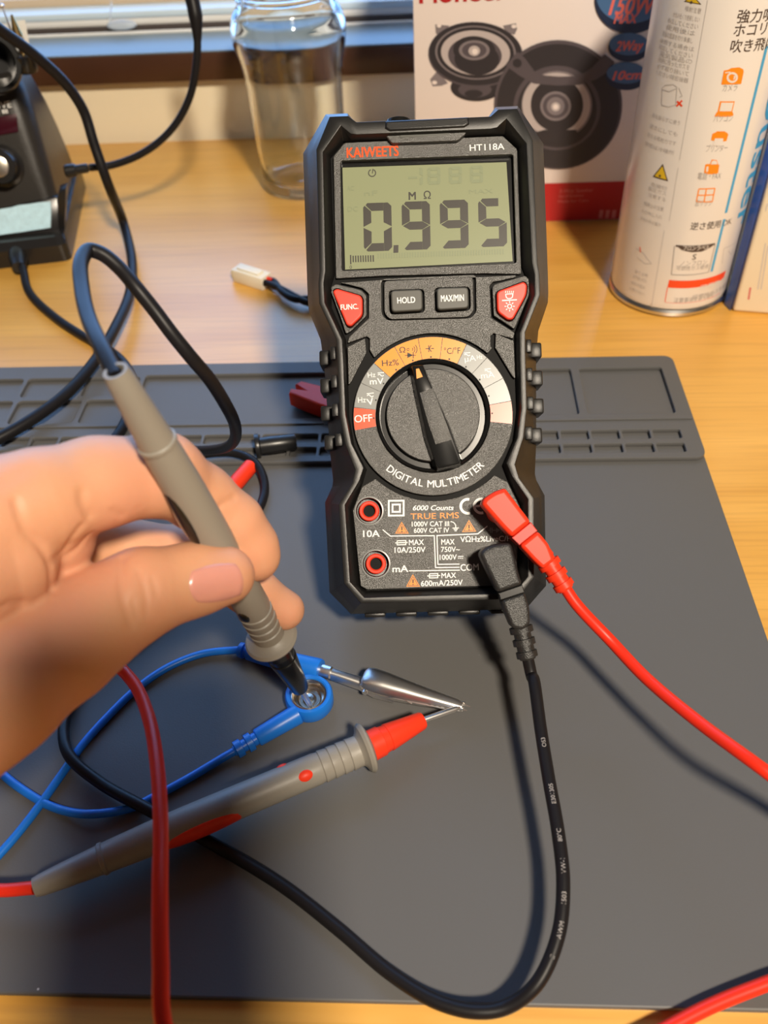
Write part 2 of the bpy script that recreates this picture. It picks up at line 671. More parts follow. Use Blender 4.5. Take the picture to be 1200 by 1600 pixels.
tr, gl, mx, lw = [nt.nodes.new(k) for k in ('ShaderNodeBsdfTransparent', 'ShaderNodeBsdfGlossy', 'ShaderNodeMixShader', 'ShaderNodeFresnel')]
gl.inputs['Roughness'].default_value = 0.02
lw.inputs['IOR'].default_value = 1.3
nt.links.new(lw.outputs[0], mx.inputs[0]); nt.links.new(tr.outputs[0], mx.inputs[1]); nt.links.new(gl.outputs[0], mx.inputs[2])
nt.links.new(mx.outputs[0], nt.nodes['Material Output'].inputs['Surface'])
wpart('glass_pane', (-1.0, 0.8030, 0.0870), (0.9, 0.807, 0.95), pm, 0)
lat = local(win, G().ellipsoid(PY(190, 39, 0.772), (0.0125, 0, 0), (0, 0.004, 0), (0, 0, 0.0036)).tube(
    [PY(172, 40, 0.772), PY(173, 20, 0.778), PY(174, 2, 0.784)], 0.0007, 8)).build('clear_latch', M['clear'], win)
lat['label'] = 'clear plastic latch on the window rail'

# ------------------------------------------------------------------ work mat
MX0, MX1, MY0, MY1 = -0.325, 0.1300, 0.0778, 0.3956
ZT = 0.005


def rrect(x0, x1, y0, y1, r, n=4):
    return rounded([(x0, y0), (x1, y0), (x1, y1), (x0, y1)], r, n)


g = G().add(*plate([rounded([(MX0, MY0), (MX1, MY0), (MX1, MY1), (MX0, MY1)], 0.006, 6)], 0.0, 0.0026, 0.0006))
holes = []
for x0, x1 in [(0.0790, 0.1222), (-0.0340, 0.0745), (-0.1560, -0.0385)]:
    holes.append(rrect(x0, x1, 0.3462, 0.3852, 0.002))
for x0, x1 in [(-0.1880, -0.1588), (-0.2216, -0.1905), (-0.2552, -0.2240), (-0.2888, -0.2576)]:
    holes.append(rrect(x0, x1, 0.3675, 0.3840, 0.0025))
for x0, x1 in [(-0.1832, -0.1588), (-0.2207, -0.1858), (-0.2582, -0.2232), (-0.2957, -0.2607)]:
    holes.append(rrect(x0, x1, 0.3448, 0.3640, 0.0025))
for i in range(28):
    x1 = 0.1213 - 0.0148 * i
    holes.append(rrect(x1 - 0.0131, x1, 0.3268, 0.3335, 0.0012))
    holes.append(rrect(x1 - 0.0131, x1, 0.3168, 0.3232, 0.0012))
g.add(*plate([rounded([(MX0, 0.3125), (MX1, 0.3125), (MX1, MY1), (MX0, MY1)], 0.006, 6)] + holes, 0.0026, ZT, 0.0005))
g.add(*plate([[(MX0 + .003, 0.3405), (MX1 - .001, 0.3405), (MX1 - .001, 0.3425), (MX0 + .003, 0.3425)]], ZT, ZT + 0.0009, 0.0004))
mato = g.build('work_mat', M['silicone'], angle=30)
tag(mato, 'dark grey silicone work mat with small trays along its back edge', 'mat')


# ------------------------------------------------------------------ glass jar
jc = np.array([-0.0925, 0.632, 0.0002])
E = empty('glass_jar', jc, 'empty clear glass jar on the desk in front of the window', 'jar')
outer = [(0.0005, 0.0), (0.026, 0.0), (0.0300, 0.0018), (0.0318, 0.006), (0.0318, 0.012), (0.0322, 0.03), (0.0327, 0.05), (0.0331, 0.068), (0.0336, 0.079),
         (0.0352, 0.088), (0.0374, 0.096), (0.0384, 0.103), (0.0381, 0.109), (0.0362, 0.115), (0.0332, 0.119), (0.0318, 0.122), (0.0318, 0.134), (0.0326, 0.136), (0.0326, 0.138)]
inner = [(0.0300, 0.138), (0.0292, 0.134), (0.0292, 0.121), (0.0330, 0.114), (0.0354, 0.106), (0.0350, 0.099), (0.0318, 0.086), (0.0306, 0.070), (0.0302, 0.05), (0.0296, 0.02),
         (0.0280, 0.0105), (0.024, 0.0070), (0.012, 0.0055), (0.0005, 0.0052)]
po = [tuple(x) for x in smooth([(a, b, 0) for a, b in outer], 3)[:, :2]]
pi_ = [tuple(x) for x in smooth([(a, b, 0) for a, b in inner], 3)[:, :2]]
G().lathe(po + pi_, (0, 0, 0), (0, 0, 1), 72).build('glass_body', M['glass'], E, smooth_all=True)
th = G()
for k in range(3):
    pts = [(0.0321 * math.cos(a), 0.0321 * math.sin(a), 0.1245 + 0.003 * k + 0.0026 * a / 6.283) for a in np.linspace(0, 5.6, 48)]
    th.tube(pts, 0.0008, 8)
th.build('screw_thread', M['glass'], E)


# ------------------------------------------------------------------ printed cards: helpers for a flat front face
class Face:
    """A flat printed face; q maps photo points to it, text and shapes are laid just above it."""

    def __init__(s, O, U, V):
        s.O, s.U, s.V = np.array(O, float), nrm(U), nrm(V)
        s.N = np.cross(s.U, s.V)

    def q(s, px, py):
        r = ray(px, py)
        t = ((s.O - CO) @ s.N) / (r @ s.N)
        X = CO + r * t - s.O
        return np.array([X @ s.U, X @ s.V])

    def X(s, h):
        return lambda p: s.O + s.U * p[0] + s.V * p[1] + s.N * (h + (p[2] if len(p) > 2 else 0))


def put(g, fc, vf, h, mi=0):
    v, f = vf
    if fc.__class__.__name__ == 'Cyl':                       # cut wide faces into narrow strips that follow the round side
        v2, f2 = [], []
        for q in f:
            P_ = [np.array((*v[i][:2], v[i][2] if len(v[i]) > 2 else 0.0)) for i in q]
            s = [p[0] for p in P_]
            if max(s) - min(s) < 0.0016:
                f2.append(tuple(range(len(v2), len(v2) + len(P_))))
                v2 += P_
                continue
            tris = tessellate_polygon([[Vector(p) for p in P_]])
            st = 0.0013
            for t in tris:
                T_ = [P_[i] for i in t]
                a0, a1 = min(p[0] for p in T_), max(p[0] for p in T_)
                for k in range(int(math.floor(a0 / st)), int(math.floor(a1 / st)) + 1):
                    poly = T_
                    for lim, sg in ((k * st, 1), ((k + 1) * st, -1)):
                        out = []
                        for i in range(len(poly)):
                            A_, B_ = poly[i - 1], poly[i]
                            da, db = (A_[0] - lim) * sg, (B_[0] - lim) * sg
                            if da * db < 0:
                                out.append(A_ + (B_ - A_) * (da / (da - db)))
                            if db >= 0:
                                out.append(B_)
                        poly = out
                        if len(poly) < 3:
                            break
                    if len(poly) >= 3:
                        f2.append(tuple(range(len(v2), len(v2) + len(poly))))
                        v2 += poly
        v, f = v2, f2
    g.add([fc.X(h)(p) for p in v], f, mi)


def flat(poly):
    return [(x, y) for x, y in poly], [tuple(range(len(poly)))]


def ring(o, i):
    n = len(o)
    return list(o) + list(i), [(k, (k + 1) % n, n + (k + 1) % n, n + k) for k in range(n)]


def textq(s, a, b, cap, bold=0.0, shear=0.0):
    """Text between two 2-D points (left and right end of its baseline) with cap height cap."""
    v, f = text2d(s, bold, shear)
    a, b = np.array(a, float), np.array(b, float)
    w = v[:, 0].max()
    e = nrm(b - a)
    n = np.array([-e[1], e[0]])
    L = np.linalg.norm(b - a)
    return [np.r_[a + e * (x / w * L) + n * (y * cap / CAP), z * cap] for x, y, z in v], f


# ------------------------------------------------------------------ loudspeaker carton
BX0, BX1, BY, BH = -0.0085, 0.1310, 0.561, 0.205
E = empty('speaker_carton', (0.061, 0.605, 0), 'white and red loudspeaker carton with two speakers printed on it', 'box')
bod = G().box((BX0, BY, 0.0), (BX1, BY + 0.092, BH))
local(E, bod).build('carton', M['cardwhite'], E, bevel=0.0008)
fc = Face((BX0, BY, 0), (1, 0, 0), (0, 0, 1))
zr = fc.q(900, 285)[1]
g = G()
put(g, fc, flat([(0.0004, 0.0006), (BX1 - BX0 - 0.0004, 0.0006), (BX1 - BX0 - 0.0004, zr), (0.0004, zr)]), 0.00008)
local(E, g).build('red_band', M['cardred'], E)
g = G()
put(g, fc, textq('Pioneer', fc.q(655, 5), fc.q(792, -1), 0.0125, 0.028), 0.00012)
local(E, g).build('brand_lettering', M['cardred'], E)
# speaker prints
inks = [M['ink1'], M['ink2'], M['ink3'], M['ink4'], M['cardwhite']]


def ell(cx, cy, rx, ry, n=56, rot=0.0):
    a = np.linspace(0, 2 * math.pi, n, endpoint=False)
    c, s = math.cos(rot), math.sin(rot)
    x, y = rx * np.cos(a), ry * np.sin(a)
    return np.array([fc.q(cx + c * X - s * Y, cy + s * X + c * Y) for X, Y in zip(x, y)])


g = G()
hh = [0.0001]


def pe(mi, *a, **k):
    put(g, fc, flat(ell(*a, **k)), hh[0], mi)
    hh[0] += 0.000025


def pp(mi, pts):
    put(g, fc, flat([fc.q(*p) for p in pts]), hh[0], mi)
    hh[0] += 0.000025


pp(3, [(672, 124), (684, 110), (700, 130), (690, 134), (676, 135)]); pe(4, 679, 129, 4, 3)
pp(3, [(680, 38), (702, 40), (690, 58), (681, 52)]); pe(4, 686, 40, 3.5, 3)
pp(3, [(786, 40), (806, 36), (808, 45), (804, 54), (790, 50)]); pe(4, 803, 41, 4, 3)
pe(0, 744, 136, 40, 22); pe(1, 742, 140, 26, 12); pe(0, 740, 146, 14, 6)
pe(1, 743, 85, 74, 51, rot=0.05); pe(0, 743, 84, 72, 49, rot=0.05); pe(3, 743, 82, 63, 42, rot=0.05); pe(0, 743, 82, 60, 40, rot=0.05)
pe(2, 743, 82, 54, 35, rot=0.05); pe(1, 742, 86, 42, 29, rot=0.05); pe(0, 745, 92, 35, 25, rot=0.05); pe(0, 741, 78, 33, 22, rot=0.05); pe(3, 741, 78, 24, 15.5); pe(1, 741, 78, 19, 12); pe(2, 741, 79, 9, 8)
pe(4, 742, 80, 4.5, 4.5)
local(E, g).build('printed_small_speaker', inks, E)
g = G()
pe(1, 872, 163, 100, 101); pe(0, 872, 165, 96, 97); pe(1, 870, 168, 68, 66); pe(0, 870, 170, 62, 60); pe(3, 870, 163, 55, 53); pe(2, 869, 163, 53, 50); pe(0, 870, 163, 41, 42)
pp(1, [(790, 102), (808, 80), (820, 90), (836, 112), (850, 117), (872, 119), (905, 118), (925, 104), (945, 84), (960, 96), (950, 112), (930, 124), (905, 132), (870, 133), (834, 130), (812, 118)])
pe(0, 808, 98, 7, 7)
pp(0, [(836, 206), (850, 202), (900, 202), (905, 218), (880, 224), (850, 222)])
pe(3, 868, 165, 24, 23); pe(1, 868, 165, 20, 19); pe(3, 868, 165, 14, 14); pe(2, 868, 166, 7, 7); pe(4, 868, 166, 4, 4)
local(E, g).build('printed_large_speaker', inks, E)
bi = [M['badge'], M['badgedark'], M['badgered']]
for (cx, cy, rx, ry, tx) in [(985, -2, 56, 52, [('150W', 950, 22, 1022, 20, 0.0092), ('MAX', 958, 36, 995, 35, 0.0052)]),
                             (982, 72, 32, 22, [('2Way', 961, 79, 1004, 77, 0.0056)]), (978, 117, 32, 21, [('10cm', 956, 124, 1002, 122, 0.0052)])]:
    g = G()
    pe(1, cx, cy + 2, rx, ry)
    pe(0, cx, cy - 4, rx * 0.95, ry * 0.80)
    for s, ax, ay, bx, by, cp in tx:
        put(g, fc, textq(s, fc.q(ax, ay), fc.q(bx, by), cp, 0.035, 0.2), hh[0], 2)
    local(E, g).build('printed_badge', bi, E)
g = G()
for s, ax, ay, bx, by, cp in [('2-Way Speaker', 874, 301, 927, 299, 0.0024), ('Set of Speakers', 873, 309, 912, 307, 0.0022), ('Made for Cars', 872, 317, 919, 315, 0.0022)]:
    put(g, fc, textq(s, fc.q(ax, ay), fc.q(bx, by), cp), 0.00016)
for x0 in (935, 945, 955):
    put(g, fc, flat([fc.q(x0, 341), fc.q(x0 + 6, 341), fc.q(x0 + 8, 328), fc.q(x0 + 2, 328)]), 0.00016)
local(E, g).build('pale_small_print', M['cardpink'], E)

# ------------------------------------------------------------------ air duster can
CC, CRAD = np.array([0.1430, 0.4735, 0.0]), 0.0338
E = empty('air_duster_can', CC, 'white air duster spray can with orange icons and blue lettering', 'spray can')
G().lathe([(0.030, 0.0005), (0.0328, 0.0), (0.0342, 0.0012), (0.0344, 0.0032), (0.0336, 0.0046), (0.0330, 0.0044)], (0, 0, 0), (0, 0, 1), 72).build('base_rim', M['canrim'], E)
G().lathe([(0.0322, 0.0045), (0.0331, 0.0052), (CRAD, 0.0085), (CRAD, 0.172), (0.033, 0.1755), (0.027, 0.181), (0.0245, 0.183)], (0, 0, 0), (0, 0, 1), 96).build('can_body', M['can'], E)
G().lathe([(0.0250, 0.182), (0.0255, 0.186), (0.020, 0.190), (0.013, 0.191), (0.013, 0.197), (0.006, 0.198), (0.006, 0.206)], (0, 0, 0), (0, 0, 1), 48).build('dome', M['canrim'], E)
G().lathe([(0.010, 0.200), (0.011, 0.204), (0.011, 0.222), (0.009, 0.225)], (0, 0, 0), (0, 0, 1), 32).build('spray_nozzle', M['black'], E)


class Cyl:
    """The can's printed side; s = arc length, h = height."""

    def q(s, px, py):
        r = ray(px, py)
        o = CO - CC
        a = r[0] ** 2 + r[1] ** 2
        b = o[0] * r[0] + o[1] * r[1]
        c = o[0] ** 2 + o[1] ** 2 - CRAD ** 2
        d = b * b - a * c
        t = (-b - math.sqrt(max(d, 0))) / a
        X = o + r * t
        return np.array([(math.atan2(X[1], X[0]) + math.pi / 2) * CRAD, X[2]])

    def X(s, h):
        def fn(p):
            a = p[0] / CRAD - math.pi / 2
            r = CRAD + h + (p[2] if len(p) > 2 else 0)
            return (r * math.cos(a), r * math.sin(a), p[1])
        return fn


cy = Cyl()


def cband(pts_s, h0, h1):
    """Strip between two heights along the side, split finely."""
    s = np.linspace(pts_s[0], pts_s[1], 24)
    v = [(a, h0) for a in s] + [(a, h1) for a in s]
    return v, [(i, i + 1, 24 + i + 1, 24 + i) for i in range(23)]


def cpoly(pts):
    return flat([cy.q(*p) for p in pts])


def cstroke(pts, w):
    p = [cy.q(*t) for t in pts]
    q = []
    for a, b in zip(p[:-1], p[1:]):
        for t in np.linspace(0, 1, 5)[:-1]:
            q.append(a + (b - a) * t)
    q.append(p[-1])
    return stroke(q, w)


def ctext(s, x0, y0, x1, y1, cap, bold=0.0, shear=0.0):
    a, b = cy.q(x0, y0), cy.q(x1, y1)
    b = np.array([b[0], a[1] * 0.5 + b[1] * 0.5])
    a = np.array([a[0], b[1]])
    return textq(s, a, b, cap, bold, shear)


g = G()
for s, x0, y0, x1, y1, cp in [('強力噴射', 1151, 31, 1222, 29, 0.0044), ('ホコリを', 1146, 53, 1212, 51, 0.0044), ('吹き飛ばす', 1141, 76, 1219, 73, 0.0044)]:
    put(g, cy, ctext(s, x0, y0, x1, y1, cp, 0.012), 0.00012)
local(E, g.map(lambda p: np.array(p) + CC)).build('dark_lettering', M['caninkdark'], E, split=0.006)
g = G()
put(g, cy, ctext('逆さ使用', 1078, 359, 1125, 353, 0.0034, 0.012), 0.00012)
put(g, cy, ctext('OK', 1128, 353, 1142, 350, 0.0034), 0.00012)
local(E, g.map(lambda p: np.array(p) + CC)).build('dark_lettering', M['caninkdark'], E, split=0.006)
g = G()
put(g, cy, ctext('S', 1081, 406, 1087, 405, 0.0034, 0.01), 0.00012)
put(g, cy, cstroke([(1056, 384), (1085, 385), (1117, 381)], 0.0011), 0.00012)
put(g, cy, cpoly([(1056, 383), (1086, 384), (1117, 381), (1108, 388), (1096, 393), (1080, 394), (1066, 391)]), 0.00013)
local(E, g.map(lambda p: np.array(p) + CC)).build('dark_lettering', M['caninkdark'], E, split=0.006)
g = G()
for s, x0, y0, x1, y1, cp in [('カメラ', 1128, 143, 1151, 141, 0.0030), ('パソコン', 1114, 191, 1144, 188, 0.0030), ('プリンター', 1102, 238, 1136, 234, 0.0030), ('電話・FAX', 1089, 281, 1126, 277, 0.0030), ('窓サッシ', 1085, 323, 1112, 319, 0.0028),
                              ('ノンフロン', 1062, 416, 1104, 411, 0.0026), ('可燃性ガス使用', 1056, 422, 1106, 418, 0.0022),
                              ('可燃性ガスを使用', 1082, 463, 1134, 449, 0.0026), ('注意事項をよく読む', 1052, 472, 1115, 462, 0.0026)]:
    put(g, cy, ctext(s, x0, y0, x1, y1, cp), 0.00012)
for a, b in [((1054, 384), (1049, 429)), ((1049, 429), (1107, 425)), ((1107, 425), (1117, 382))]:
    put(g, cy, cstroke([a, b], 0.0005), 0.00012)
local(E, g.map(lambda p: np.array(p) + CC)).build('grey_lettering', M['caninkgrey'], E, split=0.006)
# warning column: rows of small print
g = G()
rows = [(1070, 1096, 17, '噴射注意'), (1051, 1094, 28, '火気の近くで使用しない'), (1043, 1092, 38, '換気してください'), (1040, 1087, 48, '使用後は'), (1034, 1084, 59, '機器の電源を切り準備し'), (1030, 1086, 71, '使用する場合は'), (1028, 1084, 81, '確認してください'),
        (1030, 1083, 91, '電気製品の'), (1028, 1079, 100, '隙間に残ったガスを'), (1026, 1078, 110, '必ず取り除いて'), (1024, 1077, 120, 'ください精密機器'), (1018, 1064, 187, '缶を振らずに使う'), (1014, 1060, 204, '逆さにしても'), (1010, 1058, 218, '使える噴射力です'), (1006, 1055, 232, '保管は冷暗所'),
        (1016, 1043, 292, '危険物'), (1012, 1042, 299, '高圧ガス'), (1012, 1041, 309, '注意する'), (1005, 1038, 323, '使用上の注意'), (1001, 1036, 335, '火の中に入れ'), (999, 1034, 347, '子供の手の届か'),
        (991, 1013, 428, '捨てる時'), (988, 1011, 436, '必ず使い切る'), (985, 1009, 446, '地方の定め'), (982, 1008, 455, '火気のない')]
for x0, x1, y, s in rows:
    put(g, cy, ctext(s, x0, y + 3, x1, y, 0.0018), 0.00012)
for a, b in [((1106, 0), (1062, 250)), ((1060, 262), (1046, 345)), ((1038, 360), (1018, 480))]:
    put(g, cy, cstroke([a, b], 0.00035), 0.00011)
for pts in [[(1035, 137), (1040, 133), (1052, 132), (1058, 136), (1056, 164), (1045, 167), (1034, 164), (1035, 137)], [(1035, 140), (1046, 143), (1058, 138)], [(1061, 137), (1066, 150), (1062, 152)], [(994, 388), (1004, 394), (1018, 412), (1008, 412), (996, 402)]]:
    put(g, cy, cstroke(pts, 0.0004), 0.00011)
for pts in [[(1131, 388), (1150, 378)], [(1131, 388), (1128, 412)], [(1138, 392), (1142, 398), (1146, 388)]]:
    put(g, cy, cstroke(pts, 0.0005), 0.00011)
local(E, g.map(lambda p: np.array(p) + CC)).build('faint_small_print', M['caninkfaint'], E, split=0.006)
# orange icons
g = G()
wh = G()


def I(pts):
    put(g, cy, cpoly(pts), 0.00012)


def Wt(pts):
    put(wh, cy, cpoly(pts), 0.00020)


def cell(cx, cyy, rx, ry):
    return [(cx + rx * math.cos(a), cyy + ry * math.sin(a)) for a in np.linspace(0, 2 * math.pi, 24, endpoint=False)]


# camera
I([(1127, 132), (1131, 110), (1137, 109), (1143, 106), (1155, 105), (1161, 108), (1162, 112), (1158, 131)])
put(wh, cy, cstroke(cell(1144, 121, 7.2, 6.9) + cell(1144, 121, 7.2, 6.9)[:1], 0.0009), 0.0002)
put(wh, cy, cstroke([(1147, 118.5), (1148, 121), (1146, 124)], 0.0006), 0.0002)
put(wh, cy, cstroke([(1133, 113.5), (1141, 112.5)], 0.0005), 0.0002)
# laptop
I([(1121, 175), (1125, 158), (1148, 158), (1144, 175)]); Wt([(1124, 173.5), (1127, 160), (1146, 160), (1142.5, 173.5)]); I([(1116, 182), (1120, 175), (1145, 175), (1146, 180), (1142, 182)])
# printer
I([(1111, 219), (1113, 209), (1118, 206.5), (1135, 206.5), (1138, 210), (1135, 220), (1130, 221), (1116, 220)]); I([(1118, 207), (1120, 205), (1133, 205), (1133, 207)]); Wt([(1114, 227), (1117, 216), (1130, 216), (1129, 228)])
# fax
I([(1100, 270), (1102, 257), (1106, 256), (1124, 257), (1122, 270), (1118, 272), (1104, 272)]); I([(1109, 257), (1112, 249), (1120, 250), (1122, 257)]); Wt([(1110.5, 256.5), (1113, 250.5), (1119.4, 251), (1120.8, 256.5)]); Wt([(1103, 268), (1104, 260), (1107, 260), (1106, 268)])
# window
for a, b in [((1092, 295), (1117, 294)), ((1117, 294), (1113, 315)), ((1113, 315), (1088, 315)), ((1088, 315), (1092, 295)), ((1104, 294), (1100, 315)), ((1090, 305), (1115, 304))]:
    put(g, cy, cstroke([a, b], 0.0006), 0.00012)
local(E, g.map(lambda p: np.array(p) + CC)).build('orange_icons', M['canorange'], E, split=0.006)
# blue rule and the name running up the can
g = G()
s0, s1 = cy.q(1190, 100), cy.q(1132, 345)
sm = (s0[0] + s1[0]) / 2
z0, z1 = cy.q(1116, 423)[1], cy.q(1133, 342)[1]
z2, z3 = cy.q(1136, 332)[1], cy.q(1198, 72)[1]
for a, b in [(z0, z1), (z2, z3)]:
    put(g, cy, flat([(sm - 0.0008, a), (sm + 0.0008, a), (sm + 0.0008, b), (sm - 0.0008, b)]), 0.00012)
v, f = text2d('Duster', 0.018)
hb = cy.q(1148, 358)[1]
L = cy.q(1192, 141)[1] - hb
sb = cy.q(1148, 357)[0]
v = [(sb + y * 0.0135 / CAP, hb + (v[:, 0].max() - x) / v[:, 0].max() * L, z * 0.0135) for x, y, z in v]
put(g, cy, (v, f), 0.00012)
local(E, g.map(lambda p: np.array(p) + CC)).build('blue_name', M['canblue'], E, split=0.006)
# red notice
g = G()
a, b = cy.q(1043, 449), cy.q(1044, 437)
put(g, cy, cband((a[0], a[0] + 0.036), a[1], b[1]), 0.00012)
put(g, cy, cband((a[0], a[0] + 0.036), cy.q(1039, 472)[1] - 0.0002, cy.q(1039, 472)[1]), 0.00012)
put(g, cy, cstroke([(1043, 449), (1039, 471)], 0.0004), 0.00012)
for p0, p1 in [((1058, 158), (1066, 166)), ((1066, 157), (1057, 166))]:
    put(g, cy, cstroke([p0, p1], 0.0009), 0.00012)
put(g, cy, cstroke([(1000, 386), (1001, 394)], 0.0006), 0.00012)
local(E, g.map(lambda p: np.array(p) + CC)).build('red_notice', M['canred'], E, split=0.006)
put(wh, cy, ctext('可燃性ガス注意', 1095, 444, 1146, 434, 0.0030, 0.01), 0.00022)
put(wh, cy, ctext('フロンラベル', 1066, 391.5, 1108, 387.5, 0.0024, 0.01), 0.00022)
local(E, wh.map(lambda p: np.array(p) + CC)).build('white_details', M['can'], E, split=0.006)
for tri in [[(1083, -8), (1069, 2), (1096, 7)], [(1036, 256), (1020, 276), (1044, 283)]]:
    g = G()
    put(g, cy, cpoly(tri), 0.00012, 1)
    c = np.mean(tri, axis=0)
    put(g, cy, cpoly([c + (np.array(t) - c) * 0.78 for t in tri]), 0.00018, 0)
    put(g, cy, cpoly(cell(c[0] - 2, c[1] + 3, 1.8, 2)), 0.00022, 1)
    local(E, g.map(lambda p: np.array(p) + CC)).build('warning_triangle', [M['canyellow'], M['caninkdark']], E)

# ------------------------------------------------------------------ cream box and blue box at the right edge
ang = math.radians(-11)
U = np.array([math.cos(ang), math.sin(ang), 0]); V = np.array([-math.sin(ang), math.cos(ang), 0])
A = P(1143.5, 487.5)
E = empty('cream_box', A + U * 0.03 + V * 0.03, 'cream cardboard box with a short orange mark, right of the spray can', 'box')
g = G().box((0, 0, 0), (0.06, 0.075, 0.125), lambda p: A + U * p[0] + V * p[1] + np.array([0, 0, p[2]]))
local(E, g).build('carton', M['boxcream'], E, bevel=0.0022, bseg=3)
fc2 = Face(A, U, (0, 0, 1))
g = G()
put(g, fc2, flat([fc2.q(1168, 468), fc2.q(1171, 468), fc2.q(1174, 449), fc2.q(1171, 449)]), 0.0001)
local(E, g).build('orange_mark', M['cardpink'], E, split=0.006)
g = G()
for k, (x0, y0, x1, y1) in enumerate([(1184, 452, 1196, 380), (1189, 452, 1200, 384), (1196, 330, 1199, 318)]):
    put(g, fc2, stroke([fc2.q(x0, y0), fc2.q(x1, y1)], 0.0006), 0.0001)
local(E, g).build('faint_small_print', M['caninkfaint'], E, split=0.006)
foot_ = [A[:2] + q for q in np.array([(-0.0007, 0.0005), (-0.0026, 0.0074), (0.0024, 0.0204), (0.0036, 0.0196)])]
g = G().loft([[(x, y, z) for x, y in foot_] for z in (0.0, 0.120)])
o = g.build('blue_box', M['boxblue'], bevel=0.0006)
tag(o, 'slim blue box standing between the spray can and the cream box', 'box')

# ------------------------------------------------------------------ soldering station at the left edge
sa = math.radians(11)
SU = np.array([math.cos(sa), math.sin(sa), 0]); SV = np.array([-math.sin(sa), math.cos(sa), 0])
SB = P(112, 407)
SX = lambda p: SB + SU * p[0] + SV * p[1] + np.array([0, 0, p[2]])
E = empty('soldering_station', SX((-0.05, 0.06, 0)), 'black soldering station with silver knob and pale sponge, cut by the left edge', 'soldering station')


def sec(x0, x1, y0, y1, z, r, n=6):
    return [SX((q[0], q[1], z)) for q in rounded([(x0, y0), (x1, y0), (x1, y1), (x0, y1)], r, n)]


# front foot with the sponge tray
g = G().loft([sec(-0.112, 0.0, 0.0, 0.120, 0.0, 0.006), sec(-0.112, 0.0, -0.001, 0.120, 0.012, 0.006), sec(-0.111, -0.001, 0.004, 0.120, 0.0160, 0.006)])
local(E, g).build('foot', M['stationdark'], E)
# sponge: lies on the sloping front of the foot
A = np.array(P(0, 367, 0.0175)); 


def on_front(px, py, y0, slope):
    """Point on a front plane of the station: y = y0 + slope * z in its own frame."""
    r = ray(px, py)
    n = SV - np.array([0, 0, 1.0]) * slope
    O = SB + SV * y0
    t = ((O - CO) @ n) / (r @ n)
    return CO + r * t


tray = [on_front(*p, 0.004, 0.55) for p in [(-70, 342), (90, 306), (93, 362), (-70, 395)]]
back = [p + SV * 0.02 - np.array([0, 0, 0.006]) for p in tray]
local(E, G().loft([back, tray])).build('sponge_tray', M['stationdark'], E, bevel=0.0015)
nf = nrm(np.cross(tray[1] - tray[0], tray[3] - tray[0]))
if nf @ (CO - tray[0]) < 0:
    nf = -nf
spo = [on_front(*p, 0.004, 0.55) + nf * 0.0006 for p in [(-60, 336), (-20, 331), (20, 324), (30, 321), (48, 319), (60, 317), (80, 315), (81, 330), (80, 356), (40, 362), (0, 367.5), (-60, 375)]]
local(E, G().loft([spo, [p + nf * 0.0016 for p in spo]])).build('sponge', M['sponge'], E)
# main housing, leaning back
secs = []
for z, xr, yf, yb, r in [(0.012, -0.003, 0.0200, 0.116, 0.008), (0.030, -0.0035, 0.0260, 0.115, 0.010), (0.050, -0.0045, 0.0335, 0.112, 0.012), (0.070, -0.0055, 0.0411, 0.105, 0.013), (0.090, -0.0075, 0.0487, 0.094, 0.013), (0.1000, -0.0105, 0.0530, 0.086, 0.012)]:
    secs.append(sec(-0.112 - xr * 0.3, xr, yf, yb, z, r, 8))
local(E, G().loft(secs)).build('housing', M['station'], E, angle=50)
# upright side plate beside the sponge
pl_ = [PY(*p, 0.540) for p in [(91, 301), (103, 297), (101, 362), (89, 352)]]
local(E, G().loft([pl_, [p + SV * 0.012 for p in pl_]])).build('side_panel', M['stationdark'], E, bevel=0.0006)


def onh(px, py, off=0.0004):
    p = on_front(px, py, 0.0145, 0.38)
    n = nrm(-SV + np.array([0, 0, 0.38]))
    return p + n * off


hn = nrm(-SV + np.array([0, 0, 0.38]))
g = G().loft([[onh(*p, 0.0) for p in [(-80, 200), (26, 177), (29, 206), (-80, 226)]], [onh(*p, 0.0007) for p in [(-80, 200), (26, 177), (29, 206), (-80, 226)]]])
local(E, g).build('display_window', M['display'], E, bevel=0.0002)
# lettering
O = onh(0, 170, 0)
e = nrm(onh(19, 167, 0) - O)
fs = Face(O, e, np.cross(hn, e))
g = G()
put(g, fs, textq('ABOVE', fs.q(-29, 174), fs.q(19, 167.5), 0.0040), 0.0006)
put(g, fs, textq('D III', fs.q(-8, 180), fs.q(13, 176.5), 0.0024, 0.03), 0.0006)
local(E, g).build('panel_lettering', M['white'], E)
kc = onh(6, 259, 0)
g = G().lathe([(0.0125, 0.0), (0.0130, 0.0016), (0.0110, 0.0028), (0.0108, 0.0120), (0.0100, 0.0132), (0.0066, 0.0134)], kc, hn, 48)
kn = local(E, g).build('knob', M['stationdark'], E)
kn2 = local(E, G().lathe([(0.0066, 0.0130), (0.0064, 0.0142), (0.0060, 0.0144)], kc, hn, 40)).build('knob_cap', M['knobcap'], kn)
